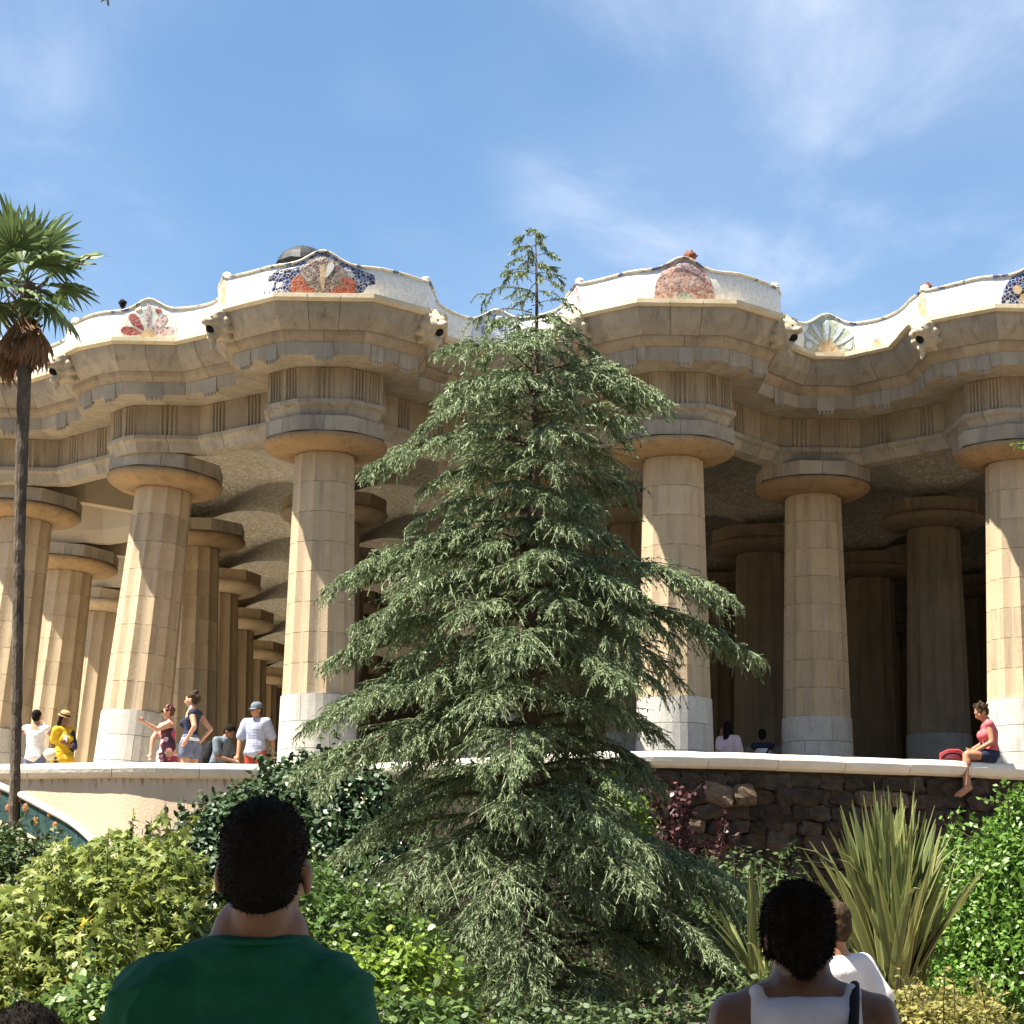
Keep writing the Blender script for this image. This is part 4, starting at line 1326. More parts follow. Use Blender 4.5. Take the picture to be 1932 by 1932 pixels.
def shrub(name, label, cat, blobs, n, kind, size, mat, seed=1, up=.6, hang=.2, shell=.5, jitter=.5, stems=7, group=None, own=0, branch_mat=None, tintmu=.45, sprig=1.0):
    blobs = [(tuple(c), s) for c, s in blobs]
    cx = sum(b[0][0] for b in blobs)/len(blobs); cy = sum(b[0][1] for b in blobs)/len(blobs)
    gx = gz(cx, cy)
    E_ = empty(name, (cx, cy, gx), label, cat, group)
    r = np.random.default_rng(seed)
    P, D = scatter_blob(blobs, n, shell, up, seed)
    # shoots that stick out of the mass and break up its outline
    ns_ = int(sprig * len(P) / 75); sel = r.choice(len(P), ns_); ex, ed = [], []
    mbs = MB()
    for i in sel:
        d = norm((D[i]*.9 + np.array([0,0,.55]) + r.normal(0,.45,3))[None])[0]; Ls = size*r.uniform(2.0, 5.5); m_ = r.integers(7, 15)
        mbs.tube([Vector(P[i]), Vector(P[i] + d*Ls)], [.004, .002], 4, False)
        for q in range(m_):
            t_ = (q + .5)/m_; ex.append(P[i] + d*Ls*t_ + r.normal(0, size*.10, 3) + np.array([0,0,-hang*.25*Ls*t_*t_])); ed.append(norm((r.normal(0,1,3) + d*.3)[None])[0])
    P = np.vstack([P, np.array(ex)]); D = np.vstack([D, np.array(ed)])
    nrm = D*(1-up) + np.array([0,0,up]) + r.normal(0, jitter, P.shape)
    tip = D*.8 + np.array([0,0,-hang]) + r.normal(0, .6, P.shape)
    Rm = rotmats(nrm, tip); sz = size * r.uniform(.65, 1.25, len(P))
    tv, tf = leaf_tpl(kind)
    tint = np.clip(r.normal(tintmu, .24, len(P)), 0, 1)
    if own:
        # the leaves nearest the viewer are pieces of their own
        order = np.argsort(P[:,1] - 1.2*D[:,2]); ow = order[:own]; rest = order[own:]
        LM = []
        for q in range(5):
            me = bpy.data.meshes.new('leaf'); me.from_pydata([tuple(p) for p in tv], [], [tuple(t) for t in tf])
            a = me.attributes.new('tint','FLOAT','POINT'); a.data.foreach_set('value', [q/4]*len(tv)); me.materials.append(mat); LM.append(me)
        me = LM[0].copy(); me.materials.clear(); me.materials.append(M['dryleaf']); LM.append(me)
        for i in ow:
            Mx = Matrix(Rm[i].tolist()).to_4x4() @ Matrix.Scale(sz[i], 4); Mx.translation = Vector(P[i])
            inst('leaf', LM[5] if rnd.random() < .045 else LM[int(min(4, tint[i]*5))], Mx, E_)
        P, Rm, sz, tint = P[rest], Rm[rest], sz[rest], tint[rest]
    V = np.einsum('nij,kj->nki', Rm, tv) * sz[:,None,None] + P[:,None,:]
    k = len(tv)
    F = (tf[None,:,:] + (np.arange(len(P))*k)[:,None,None]).reshape(-1,3)
    setp(np_obj('foliage', V.reshape(-1,3), F, mat, E_, np.repeat(tint, k)), kind='stuff')
    mb = mbs; rr = random.Random(seed)
    for s in range(stems):
        b = blobs[s % len(blobs)]; c = Vector(b[0]); sx = b[1]
        e = c + Vector((rr.uniform(-.7,.7)*sx[0], rr.uniform(-.7,.7)*sx[1], rr.uniform(.0,.7)*sx[2]))
        a = Vector((cx + rr.uniform(-.3,.3), cy + rr.uniform(-.2,.2), gx - .05))
        m = a.lerp(e, .5) + Vector((rr.uniform(-.15,.15), rr.uniform(-.15,.15), .1))
        mb.tube([a, a.lerp(m,.5), m, m.lerp(e,.5), e], [.03,.025,.02,.014,.006], 5)
    setp(mb.build('stems', branch_mat or M['bark'], E_, True), kind='stuff')
    return E_
M['figleaf'] = leafmat('vine leaf', (.10,.15,.028), (.29,.32,.08), .5, .30, .3)
M['dryleaf'] = leafmat('yellowed leaf', (.50,.30,.03), (.55,.36,.05), .6, .3, .2)
M['ivyleaf'] = leafmat('ivy leaf', (.020,.048,.016), (.055,.095,.033), .42, .10, .35)
M['laurel'] = leafmat('glossy shrub leaf', (.055,.105,.022), (.15,.23,.05), .45, .25, .35)
M['lime'] = leafmat('lime shrub leaf', (.13,.22,.03), (.27,.36,.06), .38, .30, .4)
M['bright'] = leafmat('bright green leaf', (.070,.165,.022), (.18,.30,.055), .42, .28, .35)
M['yellowish'] = leafmat('yellow green leaf', (.17,.19,.055), (.33,.27,.08), .5, .3, .25)
M['purple'] = leafmat('purple leaf', (.035,.012,.013), (.105,.036,.036), .42, .12, .35)
M['darkshrub'] = leafmat('dark shrub leaf', (.035,.065,.02), (.10,.14,.045), .55, .15, .25)
def B(px, py, Y, rx, ry, rz): return (at(px, py, Y), (rx, ry, rz))
# large-leaved vine-like shrub, lower left
shrub('vine_shrub', 'broad pale green shrub with big lobed leaves and a few yellow ones, lower left', 'shrub',
      [B(150,1650,14.4,.30,.5,.18), B(235,1625,14.3,.26,.5,.18), B(320,1655,14.1,.22,.45,.20), B(90,1730,13.8,.34,.5,.26), B(210,1730,13.7,.42,.5,.36), B(305,1750,13.8,.30,.45,.32), B(40,1800,13.3,.36,.5,.36), B(150,1840,13.2,.42,.5,.36), B(260,1850,13.4,.40,.45,.36), B(340,1850,13.8,.28,.4,.36), B(-20,1890,13.0,.35,.45,.42), B(80,1925,13.0,.45,.45,.36)],
      15000, 'lobed', .062, M['figleaf'], 3, .40, .80, .60, .5, 18, own=280)
setp(shrub('clipped_shrub', 'dark dense low shrub below the stair parapet at the left edge', 'shrub',
      [B(40,1625,17.5,.36,.5,.16), B(-40,1600,17.5,.36,.5,.2), B(20,1690,17.3,.45,.5,.34)], 6500, 'small', .055, M['darkshrub'], 4, .5, .1, .5, .5, 6))
shrub('leafy_shrub', 'bright leafy shrub beside the green-shirted man, bottom left', 'shrub',
      [B(190,1900,10.5,.20,.3,.14), B(275,1885,10.6,.16,.3,.13), B(120,1945,10.4,.2,.3,.14), B(230,1960,10.4,.25,.3,.18)], 3000, 'oval', .05, M['laurel'], 5, .55, .2, .6, .5, 5)
# ivy mound on the wall
shrub('ivy_mound', 'dark glossy ivy mound spilling over the terrace wall behind the head', 'ivy',
      [B(615,1480,31.0,.50,.35,.46), B(545,1500,30.8,.52,.4,.48), B(470,1540,30.4,.58,.4,.44), B(400,1580,30.0,.5,.4,.40), B(330,1620,29.6,.5,.4,.34), B(590,1530,29.9,.62,.45,.66), B(520,1570,29.4,.66,.5,.60), B(440,1590,29.1,.70,.5,.48), B(370,1630,28.8,.6,.5,.38), B(680,1560,29.4,.7,.5,.85), B(560,1700,28.8,1.1,.6,1.0), B(690,1740,28.6,1.0,.6,1.2), B(440,1720,28.6,.9,.6,.9)],
      36000, 'oval', .10, M['ivyleaf'], 6, .30, .6, .35, .4, 9)
shrub('privet_shrub', 'dark small-leaved glossy shrub right of the green-shirted man', 'shrub',
      [B(590,1690,16.0,.26,.4,.24), B(560,1760,15.8,.34,.4,.34), B(670,1760,15.6,.32,.4,.30), B(640,1850,15.3,.42,.4,.36), B(760,1800,15.8,.30,.4,.30), B(810,1880,15.9,.34,.4,.3), B(540,1880,15.3,.4,.4,.4)], 9500, 'oval', .055, M['laurel'], 7, .5, .2, .55, .5, 8, tintmu=.25)
shrub('lime_shrub', 'lime green shrub lit by sun at the foot of the cedar', 'shrub',
      [B(690,1835,13.6,.20,.3,.12), B(770,1815,13.7,.16,.3,.11), B(730,1870,13.5,.28,.3,.13), B(830,1850,13.9,.14,.2,.12)], 2600, 'oval', .06, M['lime'], 8, .6, .2, .7, .5, 5)
shrub('low_laurel', 'dark green low shrub at the bottom edge between man and cedar', 'shrub',
      [B(740,1935,12.4,.30,.3,.17), B(830,1930,12.8,.22,.3,.14), B(640,1950,12.2,.3,.3,.2)], 3000, 'oval', .062, M['laurel'], 18, .5, .2, .6, .5, 5, tintmu=.15)
shrub('undergrowth', 'dark low undergrowth below the cedar, bottom centre', 'shrub',
      [B(1330,1800,26.0,.9,.6,.7), B(1460,1800,26.0,.9,.6,.8), B(1580,1820,25.0,.9,.6,.8), B(860,1850,25.5,.9,.6,.8), B(700,1850,25.0,1.0,.6,.8), B(1000,1960,20,.9,.5,.35), B(1250,1965,19,1.0,.5,.35), B(1500,1930,19,.9,.5,.45), B(1180,1800,26.5,1.0,.6,.8), B(1420,1700,27.5,.8,.5,.6)], 16000, 'oval', .075, M['darkshrub'], 9, .5, .2, .5, .5, 8, tintmu=.3)
# right side
shrub('sunlit_shrub', 'tall bright green small-leaved shrub at the right edge', 'shrub',
      [B(1900,1610,17.0,.24,.4,.26), B(1850,1680,16.9,.28,.45,.28), B(1925,1660,16.9,.34,.5,.36), B(1840,1760,16.7,.30,.4,.32), B(1920,1780,16.7,.36,.5,.40), B(1870,1870,16.5,.42,.5,.40), B(1800,1880,16.5,.28,.4,.28), B(1925,1520,17.0,.10,.2,.16), B(1795,1600,17.2,.10,.2,.10), B(1940,1900,16.4,.4,.5,.4)],
      15000, 'small', .056, M['bright'], 10, .35, .1, .75, .7, 10, sprig=2.2)
shrub('flowering_shrub', 'low yellowish flowering shrub at bottom right', 'shrub',
      [B(1760,1900,12.6,.24,.3,.11), B(1690,1920,12.4,.2,.3,.12), B(1840,1925,12.4,.2,.3,.12), B(1770,1950,12.2,.4,.3,.14)], 3800, 'small', .042, M['yellowish'], 12, .6, .1, .7, .6, 5)
shrub('purple_shrub', 'upright purple-leaved shrub against the rubble wall', 'shrub',
      [B(1275,1530,29.3,.20,.2,.36), B(1265,1590,29.3,.24,.22,.30), B(1320,1610,29.3,.30,.2,.20), B(1365,1575,29.3,.08,.12,.26), B(1240,1500,29.3,.08,.1,.2)], 1100, 'oval', .075, M['purple'], 13, .25, .4, .9, .7, 9)
shrub('wall_creeper', 'small yellow-green creeper on the wall right of the cedar', 'shrub',
      [B(1190,1520,29.6,.22,.2,.24), B(1140,1490,29.6,.26,.2,.26), B(1215,1570,29.6,.16,.2,.16)], 700, 'oval', .075, M['lime'], 14, .4, .3, .9, .7, 5, tintmu=.0)

# ------------------------------------------------------------------ sword-leaved flax clumps
def flax_material():
    m, N, L, b = _new('striped flax blade')
    at_ = N.new('ShaderNodeAttribute'); at_.attribute_name = 'tint'
    rp = N.new('ShaderNodeValToRGB'); e = rp.color_ramp.elements
    e[0].position = 0; e[0].color = (.10,.135,.05,1); e[1].position = .66; e[1].color = (.22,.25,.085,1)
    k = e.new(.80); k.color = (.50,.46,.17,1); k = e.new(1.0); k.color = (.55,.50,.22,1)
    oi = N.new('ShaderNodeObjectInfo'); ad = N.new('ShaderNodeMath'); ad.operation = 'MULTIPLY_ADD'; ad.inputs[1].default_value = .52; 
    L.new(oi.outputs['Random'], ad.inputs[0]); L.new(at_.outputs['Fac'], ad.inputs[2])
    L.new(ad.outputs[0], rp.inputs[0]); L.new(rp.outputs[0], b.inputs['Base Color'])
    b.inputs['Roughness'].default_value = .42; b.inputs['Specular IOR Level'].default_value = .4
    tr = N.new('ShaderNodeBsdfTranslucent'); L.new(rp.outputs[0], tr.inputs['Color'])
    ms = N.new('ShaderNodeMixShader'); ms.inputs[0].default_value = .2
    L.new(b.outputs[0], ms.inputs[1]); L.new(tr.outputs[0], ms.inputs[2]); L.new(ms.outputs[0], N['Material Output'].inputs['Surface'])
    return m
M['flax'] = flax_material()
def blade(L, w, az, lean, bend, twist, tipbreak=0):
    """sword leaf: V-shaped strip with pale margins; local frame root at 0"""
    K = 9; v, f, t = [], [], []
    o = Vector((math.cos(az), math.sin(az), 0)); s = Vector((-o.y, o.x, 0))
    for k in range(K+1):
        q = k / K
        ang = lean + bend*q*q + (tipbreak*max(0, q-.72)*4 if tipbreak else 0)
        if k == 0: p = Vector((0,0,0))
        else: p = prev + (Vector((0,0,1))*math.cos(ang) + o*math.sin(ang)) * (L/K)
        prev = p
        wd = w * (min(1, .55 + q*1.3)) * (1 - max(0, (q-.55)/.45)**1.6) + .002
        sd = (s*math.cos(twist*q) + o*math.sin(twist*q))
        nr = sd.cross(Vector((0,0,1))*math.cos(ang) + o*math.sin(ang))
        for x, tn in ((-1,.72),(-.8,.1),(0,.0),(.8,.1),(1,.72)):
            v.append(p + sd*(wd*x) - nr*(wd*.35*(1-abs(x)))); t.append(tn)
    for k in range(K):
        for a in range(4): f.append((k*5+a, k*5+a+1, (k+1)*5+a+1, (k+1)*5+a))
    return v, f, t
def flax(name, label, loc, n, Lr, wr, seed, leanmax=.75, az_range=(0, 6.283)):
    r = random.Random(seed)
    E_ = empty(name, loc, label, 'plant', 'sword-leaved plants by the rubble wall')
    for k in range(n):
        q = k / n
        lean = leanmax * q**1.15 * r.uniform(.75, 1.1); az = r.uniform(*az_range)
        L = r.uniform(*Lr) * (1 - .22*q)
        v, f, t = blade(L, r.uniform(*wr), az, lean, r.uniform(.02,.22)*(.5+q), r.uniform(-1.2,1.2), r.choice([0,0,0,0,0,.8]) if q > .6 else 0)
        rt = Vector(loc) + Vector((r.gauss(0,.07), r.gauss(0,.07), 0))
        o = mk('blade', [p + rt for p in v], f, M['flax'], E_)
        a = o.data.attributes.new('tint','FLOAT','POINT'); a.data.foreach_set('value', t)
    return E_
YF = 15.0
bp = at(1690, 1885, YF)
flax('flax_clump', 'big upright clump of sword-shaped yellow-striped leaves on the right', (bp.x, bp.y, bp.z - .02), 230, (1.0,1.50), (.019,.033), 5, .60)
bp = at(1440, 1860, 21.5)
flax('flax_clump', 'shaded clump of arching sword-shaped leaves behind the woman in the tank top', (bp.x, bp.y, bp.z - .05), 24, (.9,1.4), (.018,.028), 6, 1.05)

# ------------------------------------------------------------------ trees that stand outside the picture
def far_tree(name, label, base, trunk_top, blobs, n, leaf, size, mat, seed, twigs=()):
    E_ = empty(name, base, label, 'tree')
    mb = MB(); r = random.Random(seed); b = Vector(base); tt = Vector(trunk_top)
    mb.tube([b, b.lerp(tt,.35)+Vector((.05,.03,0)), b.lerp(tt,.7)+Vector((-.04,.02,0)), tt], [.2,.16,.13,.09], 10)
    for c, s in blobs:
        c = Vector(c); a = b.lerp(tt, r.uniform(.6,.95))
        mb.tube([a, a.lerp(c,.5)+Vector((0,0,.15)), c], [.07,.045,.015], 6)
    for pts in twigs: mb.tube(pts, [.012]*(len(pts)-1)+[.004], 5)
    mb.build('trunk', M['bark'], E_, True)
    P, D = scatter_blob([(tuple(c), s) for c, s in blobs], n, .8, .5, seed)
    ex = []
    for pts in twigs:
        e, d = Vector(pts[-1]), (Vector(pts[-1])-Vector(pts[-2])).normalized()
        for k in range(26):
            ex.append(tuple(e - d*r.uniform(0,.16) + Vector((r.gauss(0,.022), r.gauss(0,.022), r.gauss(0,.016)))))
    if ex: P = np.vstack([P, np.array(ex)]); D = np.vstack([D, norm(rng.normal(0,1,(len(ex),3)))])
    nrm = D*.4 + np.array([0,0,.6]) + rng.normal(0,.5,P.shape); tip = D + rng.normal(0,.5,P.shape)
    Rm = rotmats(nrm, tip); tv, tf = leaf_tpl(leaf); sz = size*rng.uniform(.7,1.2,len(P))
    if ex: sz[-len(ex):] *= .5 * (.085/size)
    V = np.einsum('nij,kj->nki', Rm, tv)*sz[:,None,None] + P[:,None,:]
    k = len(tv); F = (tf[None] + (np.arange(len(P))*k)[:,None,None]).reshape(-1,3)
    setp(np_obj('crown', V.reshape(-1,3), F, mat, E_, np.repeat(np.clip(rng.normal(.45,.22,len(P)),0,1), k)), kind='stuff')
# shade tree over the visitors, behind and left of the viewpoint; only one twig reaches into view at the top
tw = at(200, 12, 7.5)
far_tree('shade_tree', 'leafy tree whose twig tip hangs in at the top left corner', (-6.0,-1.0,0), (-5.0,.5,5.2),
   [((-3.4,1.7,7.2),(2.0,1.9,1.1)), ((-2.2,3.2,7.4),(1.9,1.5,1.0)), ((-4.8,.2,7.0),(1.8,1.8,1.1)), ((-1.9,4.5,7.7),(1.7,1.3,.9)), ((-1.3,2.0,8.2),(1.7,1.6,.9)), ((-3.0,.0,8.3),(1.7,1.7,.9))],
   15000, 'oval', .20, M['darkshrub'], 21, [[(-2.2,3.2,7.0), (-1.9,5.5,6.2), (tw.x-.1, 7.3, tw.z+.25), (tw.x, 7.5, tw.z+.03)]])
tw2 = at(1915, 838, 14.0)
far_tree('side_tree', 'leafy tree whose twig pokes in at the right edge', (tw2.x+2.3, 14.5, gz(5.5,14.5)), (tw2.x+2.2, 14.4, 4.0),
   [((tw2.x+2.2,14.3,5.2),(1.1,1.1,.9)), ((tw2.x+1.9,14.6,4.3),(.9,.9,.6))], 4000, 'oval', .085, M['bright'], 22,
   [[(tw2.x+1.6,14.2,4.8), (tw2.x+.8,14.1,tw2.z+.10), (tw2.x+.25,14.0,tw2.z+.0), (tw2.x, 14.0, tw2.z)]])

# unseen tree belt added behind the viewpoint to keep sky light off the hall
bl = []
rw = random.Random(4)
for k in range(46):
    a = R(176 + 188*k/45); rr_ = rw.uniform(24, 30)
    for q in range(3):
        bl.append(((rr_*math.cos(a)+rw.uniform(-2,2), rr_*math.sin(a)*.9 + rw.uniform(-2,2), 3.5 + 6.5*q + rw.uniform(-1,1)), (3.4, 3.2, 4.6)))
P, D = scatter_blob(bl, 34000, .35, .5, 31)
nrm = D*.7 + np.array([0,0,.3]) + rng.normal(0,.35,P.shape); tip = D + rng.normal(0,.5,P.shape)
tv, tf = leaf_tpl('oval'); Rm = rotmats(nrm, tip); sz = rng.uniform(.9,1.7,len(P))
V = np.einsum('nij,kj->nki', Rm, tv)*sz[:,None,None] + P[:,None,:]; k = len(tv)
F = (tf[None] + (np.arange(len(P))*k)[:,None,None]).reshape(-1,3)
setp(np_obj('sky_block_trees', V.reshape(-1,3), F, M['darkshrub'], None, np.repeat(np.clip(rng.normal(.3,.2,len(P)),0,1), k)), 'added unseen tree belt behind the viewpoint that blocks low sky light', 'light_blocker', None, 'stuff')
# ------------------------------------------------------------------ people
def cloth(name, c, c2=None, rough=.85, scale=14.0, bump=.15): return surf(name, c, c2, scale, rough, bump, 60, 0, .2)
SKIN = {'fair': surf('fair skin', (.52,.29,.19), (.46,.24,.15), 9, .5, 0, None, 0, .35),
        'tan': surf('tanned skin', (.40,.20,.115), (.34,.16,.09), 9, .5, 0, None, 0, .35),
        'brown': surf('brown skin', (.20,.10,.06), (.16,.08,.05), 9, .5, 0, None, 0, .35),
        'deep': surf('deep brown skin', (.13,.065,.04), (.10,.05,.03), 9, .45, 0, None, 0, .4)}
HAIR = {'black': surf('black hair', (.008,.007,.006), (.014,.011,.009), 40, .85, .3, 90, 0, .08, stretch=(1,1,.2)),
        'brown': surf('dark brown hair', (.035,.020,.012), (.06,.035,.02), 40, .75, .5, 90, 0, .15, stretch=(1,1,.2)),
        'auburn': surf('auburn hair', (.12,.022,.018), (.07,.015,.012), 40, .45, .5, 90, 0, .4, stretch=(1,1,.2)),
        'ginger': surf('copper hair', (.22,.085,.04), (.15,.05,.025), 40, .75, .5, 90, 0, .15, stretch=(1,1,.2))}
def floral():
    m, N, L, b = _new('floral print cotton')
    tc = N.new('ShaderNodeTexCoord'); v = N.new('ShaderNodeTexVoronoi'); v.inputs['Scale'].default_value = 9
    L.new(tc.outputs['Object'], v.inputs['Vector']); s = N.new('ShaderNodeSeparateXYZ'); L.new(v.outputs['Color'], s.inputs[0])
    r = N.new('ShaderNodeValToRGB'); r.color_ramp.interpolation = 'CONSTANT'; e = r.color_ramp.elements
    e[0].color = (.05,.015,.03,1); e[1].position = .3; e[1].color = (.42,.05,.13,1)
    for p, c in ((.48,(.10,.03,.05)),(.62,(.60,.30,.30)),(.75,(.30,.03,.09)),(.88,(.62,.52,.48))): k = e.new(p); k.color = (*c,1)
    L.new(s.outputs[0], r.inputs[0]); L.new(r.outputs[0], b.inputs['Base Color']); b.inputs['Roughness'].default_value = .85
    return m
def rotz(v, a): return Vector((v[0]*math.cos(a)-v[1]*math.sin(a), v[0]*math.sin(a)+v[1]*math.cos(a), v[2]))
class Fig:
    def __init__(s, loc, h, face=0.0, over=None, head_yaw=None, head_pitch=0.0, female=False, girth=1.0):
        s.loc = Vector(loc); s.k = h / 1.75; s.face = face; s.female = female; s.g = girth
        J = {'pel': (0,0,.95), 'chest': (0,.01,1.28), 'neck': (0,.02,1.475), 'head': (0,-.005,1.63),
             'shA': (-.185,.01,1.425), 'shB': (.185,.01,1.425), 'elA': (-.235,.03,1.13), 'elB': (.235,.03,1.13),
             'wrA': (-.255,-.05,.89), 'wrB': (.255,-.05,.89), 'hiA': (-.09,0,.92), 'hiB': (.09,0,.92),
             'knA': (-.10,-.02,.50), 'knB': (.10,-.02,.50), 'anA': (-.10,.03,.085), 'anB': (.10,.03,.085)}
        if female:
            for q in 'AB':
                t = J['sh'+q]; J['sh'+q] = (t[0]*.88, t[1], t[2]-.005)
        J = {n: rotz(Vector(p), face) for n, p in J.items()}
        # A is always the arm or leg on the viewer's left
        if math.cos(face) < 0:
            for n in ('sh','el','wr','hi','kn','an'): J[n+'A'], J[n+'B'] = J[n+'B'], J[n+'A']
        for n, p in (over or {}).items(): J[n] = Vector(p)
        s.toe = {}
        s.J = J
        s.hy = face if head_yaw is None else head_yaw; s.hp = head_pitch
    def w(s, p): return s.loc + Vector(p) * s.k
    def j(s, n): return s.w(s.J[n])
    def hm(s, p):
        v = Euler((s.hp, 0, s.hy), 'XYZ').to_matrix() @ Vector(p)
        return s.w(s.J['head'] + v)
    def torso(s, mb, inf=0.0, t0=0.0, t1=1.0, caps=True):
        k = s.k; P, C, N = s.J['pel'], s.J['chest'], s.J['neck']
        wid = [.165,.158,.142,.148,.158,.150,.085] if not s.female else [.172,.160,.128,.132,.142,.130,.070]
        dep = [.112,.108,.100,.106,.112,.098,.062] if not s.female else [.115,.108,.090,.098,.105,.088,.055]
        ax = (s.J['shB'] - s.J['shA']); a = math.atan2(ax.y, ax.x)
        n = 13
        for i in range(n):
            t = i / (n-1)
            if t < t0 or t > t1: continue
            p = P.lerp(C, t/.62) if t < .62 else C.lerp(N, (t-.62)/.38)
            f = t*6; i0 = min(5, int(f)); fr = f - i0
            w_ = (wid[i0]*(1-fr)+wid[i0+1]*fr)*s.g + inf; d_ = (dep[i0]*(1-fr)+dep[i0+1]*fr)*s.g + inf
            mb.ell(s.w(p), (w_*k, d_*k, .075*k), Euler((0,0,a)), 16, 8)
        if t1 > .7 and caps:
            mb.capsule(s.w(s.J['shA'].lerp(s.J['chest'],.12)), s.w(s.J['shB'].lerp(s.J['chest'],.12)), (.055+inf)*k, (.055+inf)*k, 12)
            for q in 'AB':
                mb.capsule(s.w(s.J['neck']-Vector((0,0,.03))), s.w(s.J['sh'+q]), (.05+inf*.8)*k, (.052+inf)*k, 10)
        if s.female and t1 > .6:
            f = rotz((0,-1,0), s.face)
            for q in (-1, 1):
                c = s.J['chest'] + f*.085 + rotz((q*.07,0,0), s.face) - Vector((0,0,.02))
                mb.ell(s.w(c), ((.065+inf)*k, (.06+inf)*k, (.065+inf)*k))
    def arm(s, mb, q, inf=0.0, frac=2.0):
        k = s.k; a, b, c = s.J['sh'+q], s.J['el'+q], s.J['wr'+q]; g = s.g
        if frac >= 1:
            mb.capsule(s.w(a), s.w(b), (.053*g+inf)*k, (.042*g+inf)*k)
            if frac > 1: mb.capsule(s.w(b), s.w(b.lerp(c, frac-1)), (.041*g+inf)*k, (.030+inf)*k)
        else:
            e = a.lerp(b, frac); mb.capsule(s.w(a), s.w(e), (.056*g+inf)*k, (.05*g+inf*1.25)*k)
    def hand(s, mb, q, curl=.5):
        k = s.k; b, c = s.J['el'+q], s.J['wr'+q]
        d = (c - b).normalized(); u = d.cross(Vector((0,1,.2))).normalized(); n = d.cross(u)
        pc = c + d*.045
        mb.capsule(s.w(c), s.w(c + d*.075), .028*k, .036*k)
        for i in range(4):
            r = pc + d*.045 + u*(-.027 + .018*i); L = (.075,.085,.08,.062)[i]
            m1 = r + (d*(1-.3*curl) + n*curl*.5).normalized()*L*.5
            mb.capsule(s.w(r), s.w(m1), .0095*k, .0088*k, 6); mb.capsule(s.w(m1), s.w(m1 + (d*(1-curl)+n*curl).normalized()*L*.5), .0088*k, .0075*k, 6)
        r = c + d*.03 + u*-.03; m1 = r + (d*.6 - u*.8).normalized()*.038
        mb.capsule(s.w(r), s.w(m1), .012*k, .0105*k, 6); mb.capsule(s.w(m1), s.w(m1 + d*.032), .0105*k, .009*k, 6)
    def leg(s, mb, q, inf=0.0, frac=2.0):
        k = s.k; a, b, c = s.J['hi'+q], s.J['kn'+q], s.J['an'+q]; g = s.g
        if frac <= 1: mb.capsule(s.w(a), s.w(a.lerp(b, frac)), (.092*g+inf)*k, (.085*g*(1-.25*frac)+inf*1.3)*k, 12); return
        mb.capsule(s.w(a), s.w(b), (.088*g+inf)*k, (.056*g+inf)*k, 12); mb.capsule(s.w(b), s.w(b.lerp(c, frac-1)), (.054*g+inf)*k, (.038+inf)*k, 12)
        cl = b.lerp(c,.28) - rotz((0,-.022,0), s.face); mb.ell(s.w(cl), (.05*k,.052*k,.10*k))
    def foot(s, mb, q, inf=0.0):
        k = s.k; c = s.J['an'+q]; f = s.toe.get(q) or rotz((0,-1,0), s.face)
        mb.capsule(s.w(c - Vector((0,0,.04)) - f*.03), s.w(c + f*.13 - Vector((0,0,.055))), (.038+inf)*k, (.030+inf)*k)
        mb.capsule(s.w(c + f*.10 - Vector((0,0,.055))), s.w(c + f*.18 - Vector((0,0,.06))), (.036+inf)*k, (.024+inf)*k)
    def head(s, mb):
        k = s.k; E_ = Euler((s.hp, 0, s.hy), 'XYZ')
        mb.ell(s.hm((0,.012,.035)), (.074*k,.092*k,.085*k), E_, 18, 12)
        mb.ell(s.hm((0,-.022,-.03)), (.060*k,.068*k,.078*k), E_, 16, 10)
        mb.ell(s.hm((0,-.040,-.082)), (.038*k,.036*k,.030*k), E_)
        mb.capsule(s.hm((0,-.085,.012)), s.hm((0,-.108,-.030)), .010*k, .016*k, 8)
        mb.capsule(s.hm((-.028,-.083,.025)), s.hm((.028,-.083,.025)), .013*k, .013*k, 8)
        mb.capsule(s.hm((-.018,-.086,-.062)), s.hm((.018,-.086,-.062)), .010*k, .010*k, 8)
        for q in (-1, 1):
            mb.ell(s.hm((q*.078,.012,-.012)), (.010*k,.020*k,.033*k), E_)
            mb.ell(s.hm((q*.045,-.062,-.018)), (.022*k,.02*k,.022*k), E_)
        n = s.J['neck']
        mb.capsule(s.w(n - Vector((0,0,.05))), s.hm((0,.015,-.055)), .060*k*(.88 if s.female else 1), .052*k*(.86 if s.female else 1), 14)
    def body(s, label, skin, voxel=.013, group=None, feet=True, hands='AB', name='person', smooth=3):
        mb = MB(); s.torso(mb); s.head(mb)
        for q in 'AB':
            s.arm(mb, q); s.leg(mb, q)
            if q in hands: s.hand(mb, q)
            if feet: s.foot(mb, q)
        mb.v = [v - s.loc for v in mb.v]
        me = bmesh_remesh(mb, voxel, smooth); me.materials.append(skin)
        o = bpy.data.objects.new(name, me); o.location = s.loc; COL.objects.link(o); ROOT[o] = s.loc
        setp(o, label, 'person', group); s.o = o; return o
    def wear(s, name, mb, mat, voxel=.014, smooth=4, disp=None):
        if not mb.v: return
        m2 = MB(); m2.v = [v - s.loc for v in mb.v]; m2.f = mb.f
        me = bmesh_remesh(m2, voxel, smooth, .5, disp); me.materials.append(mat)
        o = bpy.data.objects.new(name, me); COL.objects.link(o); o.parent = s.o; return o
    def raw(s, name, mb, mat, smooth=True):
        o = mk(name, [v - s.loc for v in mb.v], mb.f, mat, None, smooth); o.parent = s.o; return o
    def eyes(s):
        mb = MB(); k = s.k
        for q in (-1, 1): mb.ell(s.hm((q*.030,-.088,.004)), (.011*k,.007*k,.007*k), Euler((s.hp,0,s.hy)), 8, 6)
        s.raw('eyes', mb, HAIR['black'])
